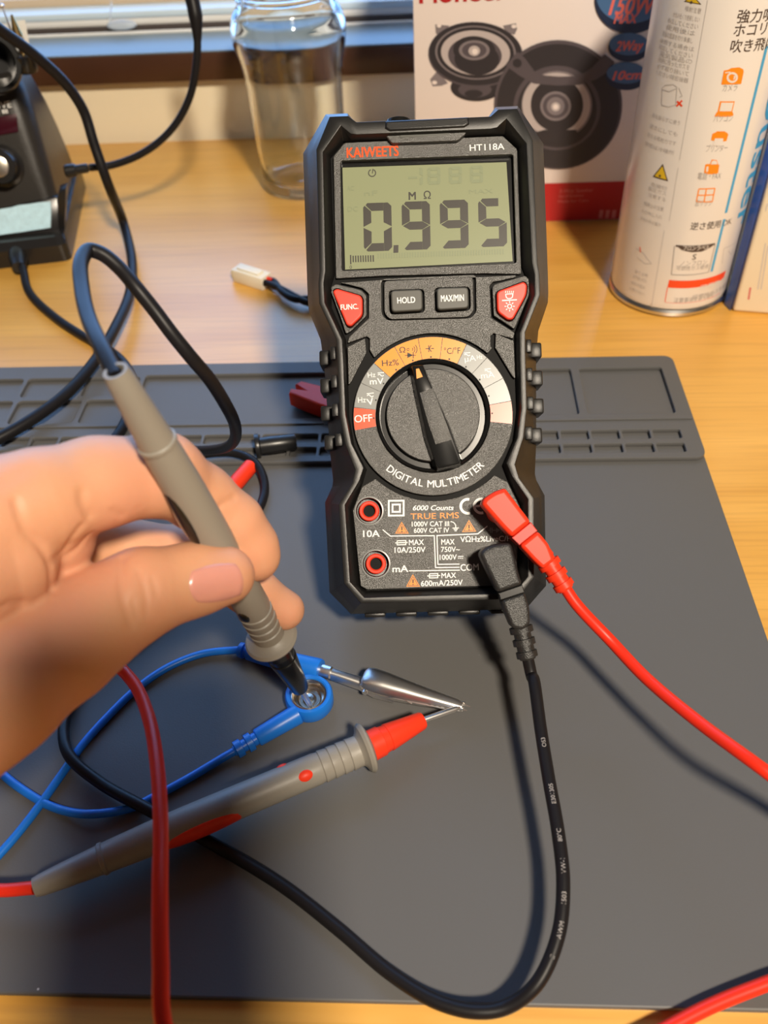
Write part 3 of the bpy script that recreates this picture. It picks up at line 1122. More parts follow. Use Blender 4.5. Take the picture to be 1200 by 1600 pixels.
# iron rest, cleaning tips and the pale card behind them on top of the housing
top = lambda px, py, d=0.0: PY(px, py, 0.575 + d)
g = G().loft([[SX((x, y, z)) for x, y in [(-0.105, 0.050), (-0.030, 0.050), (-0.030, 0.088), (-0.105, 0.088)]] for z in (0.0940, 0.0990)])
local(E, g).build('top_deck', M['stationdark'], E, bevel=0.002)
g = G().lathe([(0.006, 0), (0.007, 0.002), (0.007, 0.010), (0.005, 0.011)], top(43, 112), (0.05, 0, 1), 24)
cup = local(E, g).build('tip_socket', M['gloss'], E)
a, b, c = top(42, 102), top(28, 55), top(18, 22)
local(E, G().tube([a, a + (b - a) * 0.5, b], [0.0026, 0.0022, 0.0017], 14).tube([b, c], [0.0032, 0.0006], 14)).build('brass_tip', M['brass'], cup)
a, c = top(22, 60, 0.004), top(3, 9, 0.004)
local(E, G().tube([a, c], [0.0007, 0.0004], 8).ellipsoid(c, (0.0014, 0, 0), (0, 0.0014, 0), (0, 0, 0.0014))).build('steel_pin', M['chrome'], cup)
g = G().loft([[top(*p, dd) for p in [(22, 92), (50, 92), (39, 31), (14, 34)]] for dd in (0.006, 0.0075)])
local(E, g).build('pale_tag', M['white_paint'], E)
g = G().lathe([(0.0175, -0.010), (0.0178, 0.004), (0.0166, 0.006), (0.0138, 0.006), (0.0126, -0.02), (0.0001, -0.02)], top(-14, 100, -0.01), (0.5, -0.75, 0.35), 40, cap=False)
local(E, g).build('iron_rest', M['gloss'], E)
# socket for the power cord on the right side
p0 = PY(102, 268, 0.560); p1 = PY(140, 262, 0.563)
cordp = smooth([p1, PY(175, 258, 0.566), PY(225, 238, 0.570), PY(268, 202, 0.575), PY(297, 150, 0.580), PY(308, 85, 0.585), PY(306, 30, 0.590), PY(298, -10, 0.595), PY(285, -60, 0.6)], 8)
g = G().lathe([(0.0035, 0), (0.0042, 0.001), (0.0040, 0.007), (0.0030, 0.008), (0.0030, 0.0145), (0.0022, 0.0155)], p0, p1 - p0, 20)
local(E, g).build('cord_socket', M['black'], E)
g = G().tube(cordp, 0.0024, 14)
k = len(cordp) - 22
g.tube(cordp[k:], np.r_[np.linspace(0.0025, 0.0042, 6), np.full(len(cordp) - k - 6, 0.0044)], 16)
local(E, g).build('power_cord', M['blackcable'], E)
# front socket and its cord, which runs down under the hand
q0 = P(28, 400, 0.008)
q1 = P(33, 425, 0.006)
g = G().lathe([(0.0058, -0.004), (0.0058, 0.004), (0.0050, 0.010), (0.0040, 0.014)], q0, nrm(q1 - q0 + np.array([0, -0.004, 0])), 24)
local(E, g).build('front_plug', M['black'], E)
pts = [q1 + np.array([0, 0.004, 0.001]), P(45, 455, 0.0034), P(85, 495, 0.0030), P(130, 525, 0.0030), P(165, 544, 0.0032), P(190, 563, 0.0066), P(207, 592, 0.0082), P(205, 630, 0.0082), P(190, 670, 0.0082), P(160, 710, 0.0074), P(110, 760, 0.005)]
local(E, G().tube(smooth(pts, 8), 0.0026, 14)).build('iron_cord', M['blackcable'], E)

# the other black cord, hanging from the upper left and lying across the mat
pts = [PY(-60, 0, 0.50), PY(0, 46, 0.515), PY(52, 84, 0.525), PY(100, 128, 0.535), PY(130, 172, 0.54), PY(147, 225, 0.535), PY(168, 285, 0.53), P(192, 345, 0.0130), P(206, 405, 0.0065), P(202, 460, 0.0080), P(180, 512, 0.0106), P(150, 562, 0.0108), P(105, 614, 0.0108), P(55, 652, 0.0108), P(0, 684, 0.0104), P(-70, 715, 0.0095), P(-160, 745, 0.0090)]
o = G().tube(smooth(pts, 8), 0.0031, 14).build('cord', M['blackcable'])
tag(o, 'thick black cord looping from the upper left corner down across the mat trays', 'cord')

# ------------------------------------------------------------------ white connector with black wires
c0, c1 = P(370, 425, 0.0045), P(417, 440, 0.0045)
ax = nrm(c1 - c0); sd = nrm(np.cross([0, 0, 1], ax))
CX = lambda p: c0 + ax * p[0] + sd * p[1] + np.array([0, 0, p[2] - 0.0043])
L = np.linalg.norm(c1 - c0)
E = empty('wire_connector', (c0 + c1) / 2 * [1, 1, 0], 'small white plug connector with black wires beside the glass jar', 'connector')
g = G().box((0, -0.0048, 0), (L, 0.0048, 0.0085), CX).box((0.003, -0.0030, 0.0085), (L - 0.004, 0.0030, 0.0098), CX).box((-0.002, -0.0038, 0.001), (0.0, 0.0038, 0.0065), CX)
local(E, g).build('housing', M['cream'], E, bevel=0.0005)
for k in (-1, 1):
    a = CX((L, k * 0.0019, 0.0045))
    pts = [a, a + ax * 0.004, P(442, 455 + k * 2, 0.005), P(462, 466 + 2 * k, 0.005), P(482, 470 - 3 * k, 0.0045), P(520, 472 + 2 * k, 0.004), P(560, 480 - 2 * k, 0.004)]
    local(E, G().tube(smooth(pts, 6), 0.0022, 12)).build('wire', M['blackcable'], E)
a = CX((L, 0.001, 0.006))
local(E, G().tube([a - ax * 0.002, a + ax * 0.0035], 0.0012, 10)).build('red_wire_end', M['red'], E)

# ------------------------------------------------------------------ probe tip covers and the red clip
a, b = P(399, 698, 0.0085), P(463, 690, 0.0080)
g = G().lathe([(0.0062, 0), (0.0064, 0.0008), (0.0062, 0.0020), (0.0042, 0.0026), (0.0044, 0.008), (0.0041, np.linalg.norm(b - a) - 0.001), (0.0035, np.linalg.norm(b - a)), (0.0022, np.linalg.norm(b - a)), (0.0022, np.linalg.norm(b - a) - 0.006)], a, b - a, 28)
tag(g.build('probe_cover', M['black']), 'black probe tip cover lying across the small trays left of the multimeter', 'probe cover')
a, b = P(393, 727, 0.0065), P(345, 782, 0.0065)
g = G().lathe([(0.0018, 0.004), (0.0018, 0.0), (0.0032, 0.0), (0.0037, 0.0006), (0.0040, 0.022), (0.0045, 0.025), (0.0045, 0.0265), (0.002, 0.027)], a, b - a, 28)
tag(g.build('probe_cover', M['red']), 'red probe tip cover lying on the mat behind the fingers', 'probe cover')
a, b = P(470, 617, 0.0085), P(540, 640, 0.0085)
ax = nrm(b - a); sd = nrm(np.cross([0, 0, 1], ax))
RX = lambda p: a + ax * p[0] + sd * p[1] + np.array([0, 0, p[2]])
prof = [(-0.003, 0.0058), (0.002, 0.0064), (0.012, 0.0072), (0.020, 0.0074), (0.030, 0.0066), (0.040, 0.0050)]
l0 = [(x, y) for x, y in prof] + [(x, -y) for x, y in prof[::-1]] + [(-0.0045, -0.0020), (0.0030, 0.0002), (-0.0045, 0.0022)]
v, f = plate([l0], -0.0045, 0.0045, 0.0014, 2)
g = G().add([RX(p) for p in v], f)
tag(g.build('clip_boot', M['red']), 'red plastic clip boot with notched end, half hidden behind the multimeter', 'clip')

# ------------------------------------------------------------------ the multimeter, propped on its stand
my, mt_, mi_ = math.radians(2.54422), math.radians(43.17864), math.radians(-0.43391)
u0 = np.array([math.cos(my), math.sin(my), 0.0])
n0 = np.array([-math.sin(my), math.cos(my), 0.0])
v0 = math.cos(mt_) * n0 + math.sin(mt_) * np.array([0, 0, 1.0])
MU = math.cos(mi_) * u0 + math.sin(mi_) * v0
MV = -math.sin(mi_) * u0 + math.cos(mi_) * v0
MN = np.cross(MU, MV)
MO = CO + ray(676.305, 649.735) * 0.318          # centre of the dial on the face


def fq(px, py, w=0.0):
    """Photo point -> millimetres on the meter's face at height w (mm) over the panel."""
    r = ray(px, py)
    O = MO + MN * w * 0.001
    t = ((O - CO) @ MN) / (r @ MN)
    X = CO + r * t - O
    return np.array([X @ MU, X @ MV]) * 1000


def fX(u, v, w):
    return MO + (MU * u + MV * v + MN * w) * 0.001


BASE = np.array([0.0, -72.0, -38.0])
mw = Matrix.Identity(4)
bo = fX(*BASE)
for i in range(3):
    mw[i][0], mw[i][1], mw[i][2], mw[i][3] = MU[i], MV[i], MN[i], bo[i]
ME = empty('multimeter', None, 'black digital multimeter with a green display reading 0.995, propped up on the mat', 'multimeter', mw=mw)


def mm(g):
    return g.map(lambda p: (np.array(p) - BASE) * 0.001)


def mb(g, name, mt, parent=None, **k):
    return mm(g).build(name, mt, parent or ME, **k)


HS = [  # right half, from the top middle clockwise: silhouette S (w -12), crest C, inner crest D (w 4), panel edge I
    ((0, 115.5), (0, 108.5), (0, 104.0), (0, 103.2)),
    ((25, 115.5), (24.5, 108.5), (24.5, 104.0), (24.5, 103.4)),
    ((28.5, 120), (27.5, 111), (26.8, 104.4), (26.8, 103.6)),
    ((37, 120), (34.3, 111), (30.3, 107.6), (30, 103.8)),
    ((46.2, 105), (39.6, 99), (37.2, 98), (35.0, 98.2)),
    ((46.0, 53), (39.6, 54), (37.6, 54), (34.7, 54)),
    ((45.9, 47), (40.2, 49.5), (38.4, 49.5), (36.2, 49.6)),
    ((45.6, 43.5), (40.1, 42), (38.2, 42.2), (36.2, 42)),
    ((41.6, 32.8), (34.2, 28.5), (32.2, 28.4), (31.2, 29.7)),
    ((40.4, 23.5), (34.0, 20.5), (32.0, 20.2), (30.9, 20)),
    ((39.6, 2), (33.8, 1), (31.8, 1), (30.9, 1)),
    ((39.2, -10), (32.2, -9.6), (30.0, -9.6), (29.4, -9.8)),
    ((38.3, -21.7), (28.8, -19.2), (25.8, -18.6), (25.0, -19)),
    ((38.7, -24), (30.0, -24), (27.6, -23.4), (26.6, -24)),
    ((41.6, -30), (35.2, -31.6), (33.0, -31.8), (31.0, -34)),
    ((40.9, -64), (34.1, -60), (32.0, -59.6), (28.9, -61.5)),
    ((33, -72.5), (28.3, -67.4), (26.9, -65.5), (26.5, -63.4)),
    ((0, -72.5), (0, -67.6), (0, -65.4), (0, -63.4)),
]


def full(k, du=0.0, dv=0.0):
    h = [np.array(q[k], float) for q in HS]
    L = [p * [-1, 1] for p in h[1:-1]][::-1]
    out = h + L
    if du:
        out = [p * (1 - du / 45.0) for p in out]
    return [tuple(p) for p in out]


def lvl(pts, w):
    return [(p[0], p[1], w) for p in pts]


def mixl(a, b, t):
    return [tuple(np.array(p) * (1 - t) + np.array(q) * t) for p, q in zip(a, b)]


S, C, D, I = full(0), full(1), full(2), full(3)
inn = mixl(S, [(0, 20)] * len(S), 0.06)
Cw, Dw = 4.0, 4.0
g = G().loft([lvl(inn, -38), lvl(mixl(S, inn, 0.35), -36), lvl(S, -30), lvl(S, -12), lvl(mixl(S, C, 0.45), -5.5), lvl(mixl(S, C, 0.96), 3.2), lvl(C, Cw), lvl(D, Dw), lvl(I, -0.6), lvl(I, -3)], cap1=True)
body = mb(g, 'holster_body', M['rubber'], angle=28, bevel=0.0004)
# grip ribs down both sides
for sgn in (-1, 1):
    for v0_ in (24.5, 14.0, 3.5, -7.5):
        g = G().box((37.2, v0_ - 3.1, -19), (41.7, v0_ + 2.6, -6.2), lambda p: (sgn * (p[0] - (1.0 if v0_ < 0 else 0)), p[1], p[2]))
        mb(g, 'grip_rib', M['rubber'], bevel=0.0007)
        x0 = 34.3 if v0_ > -5 else 33.4
        g = G().box((x0, v0_ - 2.6, -1.5), (x0 + 2.6, v0_ + 2.2, 1.1), lambda p: (sgn * p[0], p[1], p[2]))
        mb(g, 'grip_rib', M['rubber'], bevel=0.0004)
for k in range(5):
    g = G().box((-24 + k * 12 - 4, -74.2, -32), (-24 + k * 12 + 4, -72.2, -14))
    mb(g, 'foot_rib', M['rubber'], bevel=0.0006)
def px_(pts, w=0.0):
    return [fq(x, y, w) for x, y in pts]


# top hood: raised middle and the sensor window
v, f = plate([px_([(602, 188.5), (732.5, 182), (733.5, 193.5), (725.5, 198.5), (609, 204.5), (601, 200)], 4.6)], -10, 4.6, 0.8, 2)
mb(G().add(v, f), 'top_bridge', M['rubber'])
g = G().lathe([(5.0, 0), (5.2, 1.5), (4.6, 4.4), (3.6, 4.8)], (-9.0, 112.6, -14), (0, 1, 0.1), 24)
mb(g, 'sensor_cap', M['gloss'])
tab = rounded(px_([(605, 203.5), (727, 197), (729, 207.5), (715.5, 219.5), (612, 223.5), (601.5, 211)], 2.2), 0.8)
v, f = plate([tab], 0, 2.2, 0.5)
to = mb(G().add(v, f), 'hood_tab', M['panel'])
v, f = plate([px_([(625, 209), (702.5, 205.4), (702.5, 211.6), (625, 215.4)], 2.3)], 2.0, 2.35, 0.12)
mb(G().add(v, f), 'slot', M['greybtn'], to)
# stand behind
g = G()
zt = lambda q: fX(*q)
a = fX(0, 88, -37)
foot = np.array([a[0] + 0.005, a[1] + 0.036, 0.0046])
quad = []
for du, q in [(-0.026, a), (0.026, a), (0.030, foot), (-0.030, foot)]:
    quad.append(q + MU * du)
nn = nrm(np.cross(quad[1] - quad[0], quad[3] - quad[0]))
inv = lambda p: np.array([(p - bo) @ MU, (p - bo) @ MV, (p - bo) @ MN])
g = G().loft([[inv(p - nn * 0.0015) for p in quad], [inv(p + nn * 0.0015) for p in quad]])
g.build('stand', M['rubber'], ME, bevel=0.0006)

# panel: islands over a dark bed


def px(pts, w=0.0):
    return [fq(x, y, w) for x, y in pts]




def grow_(l, d):
    l = np.array(l)
    c = l.mean(axis=0)
    r = np.linalg.norm(l - c, axis=1).mean()
    return c + (l - c) * (1 + d / r)


lo = px([(531.7, 250.8), (801.7, 240.8), (806.9, 411), (534, 423)])
LCDO = rounded(lo, 1.0)
bed = mixl(I, [(0, 20)] * len(I), 0.004)
v, f = plate([bed, grow_(LCDO, 0.6)[::-1], circle(fq(576.7, 798.3), 5.0, 40)[::-1], circle(fq(587.3, 881), 5.0, 40)[::-1]], -3, -1.7)
mb(G().add(v, f), 'panel_bed', M['groove'])
top_out = rounded([(-33.7, 97.9), (-29.3, 103.0), (29.3, 103.0), (34.3, 97.9), (34.2, 51.2), fq(757, 427), fq(690, 428.5), fq(594, 431), (-34.1, 52.2)], 0.5)
v, f = plate([top_out, LCDO[::-1]], -2.6, 0, 0.22)
mb(G().add(v, f), 'display_bezel', M['panel'])
# display
ld = px([(535, 262), (791.2, 253.3), (801, 408.3), (539.3, 421.3)], -2.2)
v, f = plate([LCDO], -3.0, -2.5)
mb(G().add(v, f), 'display_surround', M['gloss'])
v, f = plate([ld], -2.6, -2.2)
lcd = mb(G().add(v, f), 'display', M['lcd'])
LW = -2.12


def lpoly(g, pts, w=LW):
    q = px(pts, w)
    g.add([(a, b, w) for a, b in q], [tuple(range(len(q)))])


SEGS = {'0': 'abcdef', '1': 'bc', '5': 'acdfg', '8': 'abcdefg', '9': 'abcdfg'}


def seven(g, ch, x, y, Wd, Hh, t, sl=-0.035, lean=0.02, w=LW, gap=0.8):
    """Seven-segment digit; x, y = its upper left corner on the photo."""
    m = Hh / 2

    def q(a, b):
        return (x + a + b * lean, y + b + a * sl)
    o = t * 0.45
    shapes = {
        'a': [(o + gap, 0), (Wd - t * 0.95 - gap, 0), (Wd - t * 0.95 - gap, t), (t + gap * 0.6, t), (o * 0.55 + gap, o * 0.6)],
        'd': [(t + gap * 0.2, Hh - t), (Wd - t * 0.95 - gap, Hh - t), (Wd - t * 0.95 - gap, Hh), (o + gap, Hh), (o * 0.5 + gap, Hh - o * 0.4)],
        'f': [(0, o * 1.1 + gap), (o * 0.35, o * 0.7), (t - gap * 0.3, t + gap), (t, m - t * 0.5 - gap), (0, m - gap)],
        'e': [(0, m + gap), (t, m + t * 0.5 + gap), (t - gap * 0.3, Hh - t - gap), (o * 0.35, Hh - o * 0.7), (0, Hh - o * 1.1 - gap)],
        'b': [(Wd - t, gap * 0.2), (Wd - o, 0), (Wd, o), (Wd, m - gap * 0.6), (Wd - t, m - t * 0.5 - gap)],
        'c': [(Wd - t, m + t * 0.5 + gap), (Wd, m + gap * 0.6), (Wd, Hh - o), (Wd - o, Hh), (Wd - t, Hh - gap * 0.2)],
        'g': [(gap + 0.8, m), (t * 0.9 + gap, m - t * 0.5), (Wd - t * 0.9 - gap, m - t * 0.5), (Wd - gap - 0.8, m), (Wd - t * 0.9 - gap, m + t * 0.5), (t * 0.9 + gap, m + t * 0.5)],
    }
    for s in SEGS[ch]:
        lpoly(g, [q(*p) for p in shapes[s]], w)


for ch, x, y in [('0', 567.3, 317.6), ('9', 627.4, 315.4), ('9', 687.0, 313.2), ('5', 747.0, 310.6)]:
    g = G()
    seven(g, ch, x, y, 44.0, 75.5, 12.4)
    mb(g, 'digit', M['seg'], lcd)
g = G()
lpoly(g, [(615, 383.2), (622.6, 382.8), (622.4, 394.6), (614.6, 395)])
mb(g, 'decimal_point', M['seg'], lcd)
g = G()
for ch, x in [('1', 640), ('8', 667.5), ('8', 701), ('8', 734)]:
    seven(g, ch, x, 262.5 - (x - 640) * 0.035, 20.5, 27, 5.2, gap=0.4)
lpoly(g, [(638, 276), (652, 275.5), (652, 279), (638, 279.5)])
for i in range(48):
    x = 590 + i * 4.15
    lpoly(g, [(x, 396 - i * 0.15), (x + 2, 396 - i * 0.15), (x + 2, 404 - i * 0.15), (x, 404 - i * 0.15)])
for s, x0, y0, x1, y1, cap in [('DC', 543, 330.5, 559, 330, 8), ('AC', 542, 298, 553, 297.6, 8), ('nF', 569, 306, 590, 305, 8), ('MAX', 733, 303, 770, 301.6, 7)]:
    q = textq(s, fq(x0, y0, LW), fq(x1, y1, LW), cap * 0.235)
    g.add([(p[0], p[1], LW + p[2]) for p in q[0]], q[1])
mb(g, 'faint_segments', M['ghost'], lcd, split=0.004)
g = G()
for i in range(10):
    x = 547.8 + i * 3.92
    y = 399.6 - i * 0.1
    lpoly(g, [(x - 1.0, y - (1.2 if i == 0 else 0)), (x + 1.0, y - (1.2 if i == 0 else 0)), (x + 1.3, y + 10.2 + (3 if i == 0 else 0)), (x - 0.7, y + 10.2 + (3 if i == 0 else 0))])
q = textq('0', fq(546.3, 420, LW), fq(549.8, 420, LW), 1.35)
g.add([(p[0], p[1], LW + p[2]) for p in q[0]], q[1])
q = textq('M', fq(638.6, 312, LW), fq(650, 311.6, LW), 3.0, 0.03)
g.add([(p[0], p[1], LW + p[2]) for p in q[0]], q[1])
q = textq('Ω', fq(662.2, 310.8, LW), fq(673.2, 310.4, LW), 3.0, 0.012)
g.add([(p[0], p[1], LW + p[2]) for p in q[0]], q[1])
c = fq(581.4, 270.2, LW)
for pts, wd in [(arc(c, 1.32, 110, 425, 26), 0.36), ([c + [0.1, -0.2], c + [0.35, 1.5]], 0.32)]:
    v, f = stroke(pts, wd)
    g.add([(p[0], p[1], LW) for p in v], f)
mb(g, 'display_symbols', M['seg'], lcd, split=0.004)

# button islands, seen from the photo on the face plane
bg = rounded(px([(600, 439), (733.6, 432.6), (734.4, 486), (728, 494), (612, 498.5), (600.6, 489)]), 1.4)
bgl = rounded(px([(600, 439), (739, 432.6), (740, 486.5), (731.5, 495.5), (608.5, 499), (600.4, 489)]), 1.4)
mid_out = rounded(px([(532, 441.5), (594, 437), (690, 434), (757, 432), (806, 429.5), (806, 433), (770, 440.5), (765, 447), (767.5, 496.5), (804, 519.5), (802, 529), (771, 520.5), (766.5, 525), (766.5, 541)]) + [(22.6, 24.2)] +
                  [tuple(x) for x in arc((0, 0), 30.5, 47, 133, 40)] + px([(577.5, 547), (577.5, 528.5), (573, 525.5), (543, 536), (545, 526.5), (576, 497), (576, 459), (566, 450)]), 0.35, 3)
fr_l = rounded(px([(516.6, 449.5), (524.5, 444), (564, 453.2), (572.2, 461.5), (573, 493.5), (549, 517.5), (540.5, 522)]), 0.7)
fr_r = rounded(px([(820.5, 431), (827, 437.5), (826, 462.5), (803.5, 514.5), (771, 493.5), (768.8, 449.5), (772.5, 444.5)]), 0.7)


def grow(l, d):
    l = np.array(l)
    c = l.mean(axis=0)
    r = np.linalg.norm(l - c, axis=1).mean()
    return c + (l - c) * (1 + d / r)


v, f = plate([mid_out, grow(bgl, 1.0)[::-1]], -2.0, -0.05, 0.2)
mb(G().add(v, f), 'button_panel', M['panel'])
b1 = rounded(px([(609.5, 454.5), (660, 452), (661.5, 489), (611.5, 491.5)]), 1.7)
b2 = rounded(px([(680.5, 450.5), (732.5, 449), (733, 485.5), (682, 488.5)]), 1.7)
b1 = rounded(px([(609.5, 455), (660.5, 453), (661.2, 487), (611, 490)]), 1.6)
b2 = rounded(px([(681, 451), (732.2, 449.5), (733, 483.5), (682, 487)]), 1.6)
v, f = plate([bgl, grow(b1, 0.55)[::-1], grow(b2, 0.55)[::-1]], -1.8, 0.15, 0.2)
mb(G().add(v, f), 'key_surround', M['panel'])


def ltext(g, s, a, b, cap, w, bold=0.0, shear=0.0):
    q = textq(s, fq(*a, w), fq(*b, w), cap * 0.236, bold, shear)
    g.add([(p[0], p[1], w + p[2]) for p in q[0]], q[1])


for name_, b, tx in [('hold_key', grow(b1, -0.25), ('HOLD', (620.8, 474.2), (649, 472.8), 9.8)), ('max_min_key', grow(b2, -0.25), ('MAX/MIN', (689.0, 471.3), (725.2, 469.8), 10.4))]:
    v, f = plate([b], -1.8, 1.7, 0.55, 3)
    k = mb(G().add(v, f), name_, M['greybtn'])
    g = G()
    ltext(g, *tx, 1.78, 0.030)
    mb(g, 'key_lettering', M['white'], k)
kl = rounded(px([(519.8, 456.5), (526, 452), (563.5, 463), (567, 468.5), (567, 494), (549, 511.5), (542, 510)]), 1.5)
kr = rounded(px([(818, 441.2), (823, 446.5), (822, 462), (801, 500.5), (793, 501.5), (776, 489), (775, 457)]), 1.5)
for nm, frl, k_ in [('func', fr_l, kl), ('light', fr_r, kr)]:
    v, f = plate([frl, grow(k_, 0.35)[::-1]], -1.8, 0.5, 0.25)
    mb(G().add(v, f), 'key_surround', M['panel'])
    v, f = plate([grow(k_, -0.1)], -1.8, 1.6, 0.6, 3)
    k = mb(G().add(v, f), 'function_key' if nm == 'func' else 'light_key', M['redbtn'])
    g = G()
    if nm == 'func':
        ltext(g, 'FUNC.', (532.3, 484.2), (560, 482.6), 8.6, 1.68, 0.030)
    else:
        w = 1.68

        def st(pts, wd):
            q, ff = stroke(px(pts, w), wd)
            g.add([(p[0], p[1], w) for p in q], ff)
        st([(784.5, 469.6), (807.6, 468.4)], 0.45)
        c = (796.3, 478.6)
        q = px([(c[0] + 3.2 * math.cos(a), c[1] + 3.2 * math.sin(a)) for a in np.linspace(0, 6.283, 17)], w)
        v, f = stroke(q, 0.34)
        g.add([(p[0], p[1], w) for p in v], f)
        for a in np.linspace(0, 2 * math.pi, 8, endpoint=False):
            st([(c[0] + 5.2 * math.cos(a), c[1] + 5.2 * math.sin(a)), (c[0] + 8 * math.cos(a), c[1] + 8 * math.sin(a))], 0.34)
        st([(790, 459.6), (801.5, 459), (800.5, 464.5), (798, 466.4), (793.5, 466.6), (791, 464.6), (790, 459.6)], 0.36)
        for x in (790, 793, 796, 799, 802):
            st([(x - 0.4, 457.6), (x + 0.5, 454.6)], 0.26)
    mb(g, 'key_lettering', M['white'], k)
# slanted side pieces next to the dial
for s in (-1, 1):
    pts = [(s * 30.6, 26.6), (s * 24.0, 29.6), (s * 23.6, 24.4), (s * 29.6, 13.5), (s * 30.6, 12.5)]
    v, f = plate([rounded(pts if s > 0 else pts[::-1], 0.5)], -2.0, -0.05, 0.2)
    mb(G().add(v, f), 'side_panel', M['panel'])
# dial plate
RO, RI = 29.3, 20.9
v, f = plate([circle((0, 0), RO, 96), circle((0, 0), RI, 96)[::-1]], -1.8, 0.35, 0.25)
dial = mb(G().add(v, f), 'dial_plate', M['panel'])
bp = [(553.3, 673.3), (552.7, 636.7), (563.3, 598.3), (583.3, 566.7), (616.7, 542.7), (653, 528), (691.7, 526), (729.3, 537.3), (760, 560), (785, 591.7), (798.3, 626.7), (801.7, 663.3)]
an = [math.degrees(math.atan2(*fq(*p)[::-1])) % 360 for p in bp]
an = [a if a < 300 else a - 360 for a in an]
cols = ['offred', 'greyseg', 'greyseg', 'orange', 'orange', 'orange', 'orange', 'greyseg', 'greyseg', 'greyseg', 'offred']
mats_ = [M['offred'], M['greyseg'], M['orange']]
g = G()
for i, cn in enumerate(cols):
    a0, a1 = an[i] - 0.25, an[i + 1] + 0.25
    o_, i_ = arc((0, 0), RO - 0.3, a0, a1, 12), arc((0, 0), RI + 0.2, a0, a1, 12)
    v = [(p[0], p[1], 0.40) for p in o_] + [(p[0], p[1], 0.40) for p in i_]
    g.add(v, [(k, k + 1, 13 + k, 12 + k) for k in range(11)], {'offred': 0, 'greyseg': 1, 'orange': 2}[cn])
mb(g, 'dial_scale', mats_, dial)
w = 0.45
gw, gk = G(), G()


def dst(g, pts, wd):
    q, ff = stroke(px(pts, w), wd)
    g.add([(p[0], p[1], w) for p in q], ff)


def tilde(g, x, y, L, h):
    dst(g, [(x + L * t, y - h * math.sin(t * 2 * math.pi)) for t in np.linspace(0, 1, 9)], 0.32)


ltext(gw, 'OFF', (554.2, 660.3), (582, 658.2), 11.8, w, 0.008)
ltext(gw, 'V', (574, 633.4), (584.4, 631.4), 10.5, w, 0.012)
ltext(gw, 'Hz', (559.6, 629.4), (571.8, 628.6), 9, w)
dst(gw, [(573, 615.2), (584, 614)], 0.32); tilde(gw, 573.5, 618.5, 10, 1.6)
ltext(gw, 'mV', (578, 600.8), (599.4, 599.8), 10, w, 0.010)
ltext(gw, 'Hz', (575, 590.2), (587, 589), 8.2, w)
dst(gw, [(590, 582.8), (600, 582)], 0.32); tilde(gw, 590.5, 586.3, 9, 1.5)
ltext(gk, 'Hz%', (597, 572), (623.4, 570.4), 9.6, w, 0.008)
ltext(gk, 'Ω', (624.2, 551), (633.6, 550.6), 8.6, w, 0.008)
c = fq(637.6, 546, w)
v, f = stroke(circle(c, 0.42, 12), 0.2); gk.add([(p[0], p[1], w) for p in v], f)
for r_ in (0.75, 1.5, 2.3):
    v, f = stroke(arc(c + [1.0, 0], r_, -42, 42, 8), 0.24); gk.add([(p[0], p[1], w) for p in v], f)
q = px([(636.5, 550.5), (636.5, 559.5), (645.4, 555)], w); gk.add([(a, b, w) for a, b in q], [(0, 1, 2)])
dst(gk, [(632.5, 555.2), (650, 555)], 0.24); dst(gk, [(645.8, 550.2), (645.8, 559.8)], 0.3)
for pts in [[(665, 544.8), (669.6, 544.7)], [(670, 539.5), (670, 550)], [(673.6, 544.5), (678, 544.4)]]:
    dst(gk, pts, 0.3)
v, f = stroke(arc(fq(676.6, 544.4, w), 1.25, 115, 245, 8), 0.3); gk.add([(p[0], p[1], w) for p in v], f)
ltext(gk, '°C/°F', (694, 553.2), (719.4, 552.4), 10, w, 0.004)
mb(gw, 'scale_lettering', M['white'], dial, split=0.003)
gw = G()
ltext(gw, 'µA', (726.4, 565.5), (744, 563.5), 9.5, w)
ltext(gw, 'Hz', (745.5, 561.4), (754, 560.4), 7, w)
dst(gw, [(725, 551.6), (735, 551.0)], 0.3); tilde(gw, 725.5, 554.6, 9, 1.3)
ltext(gw, 'mA', (752, 591.5), (773, 589.4), 9.5, w)
dst(gw, [(757, 576.8), (767, 576.0)], 0.3); tilde(gw, 757.5, 579.8, 9, 1.3)
mb(gw, 'scale_lettering', M['white'], dial, split=0.003)
mb(gk, 'scale_lettering', M['blackprint'], dial, split=0.003)
g = G()
for a in [(an[i] + an[i + 1]) / 2 for i in range(11)]:
    r_ = RI + 0.75
    p = (r_ * math.cos(math.radians(a)), r_ * math.sin(math.radians(a)))
    g.add([(q[0], q[1], 0.47) for q in circle(p, 0.33, 10)], [tuple(range(10))])
mb(g, 'scale_dots', M['blackprint'], dial)
# curved name under the dial
g = G()
word = 'DIGITAL MULTIMETER'
wid = []
for ch in word:
    if ch == ' ':
        wid.append(0.34)
    else:
        wid.append(text2d(ch)[0][:, 0].max() + 0.13)
a0 = math.degrees(math.atan2(*fq(606.5, 730.5)[::-1])) % 360
a1 = math.degrees(math.atan2(*fq(755.5, 724)[::-1])) % 360
tot = sum(wid)
acc = 0.0
Rb, capm = 26.3, 2.75
for ch, wd in zip(word, wid):
    if ch != ' ':
        v, f = text2d(ch, 0.012)
        half = v[:, 0].max() / 2
        a = math.radians(a0 + (a1 - a0) * (acc + half) / tot)
        per = math.radians(a1 - a0) * Rb / tot
        er, et = np.array([math.cos(a), math.sin(a)]), np.array([-math.sin(a), math.cos(a)])
        g.add([(*(er * (Rb - y * capm / CAP) + et * (x - half) * per), 0.42 + z * capm) for x, y, z in v], f)
    acc += wd
mb(g, 'dial_name', M['white'], dial)
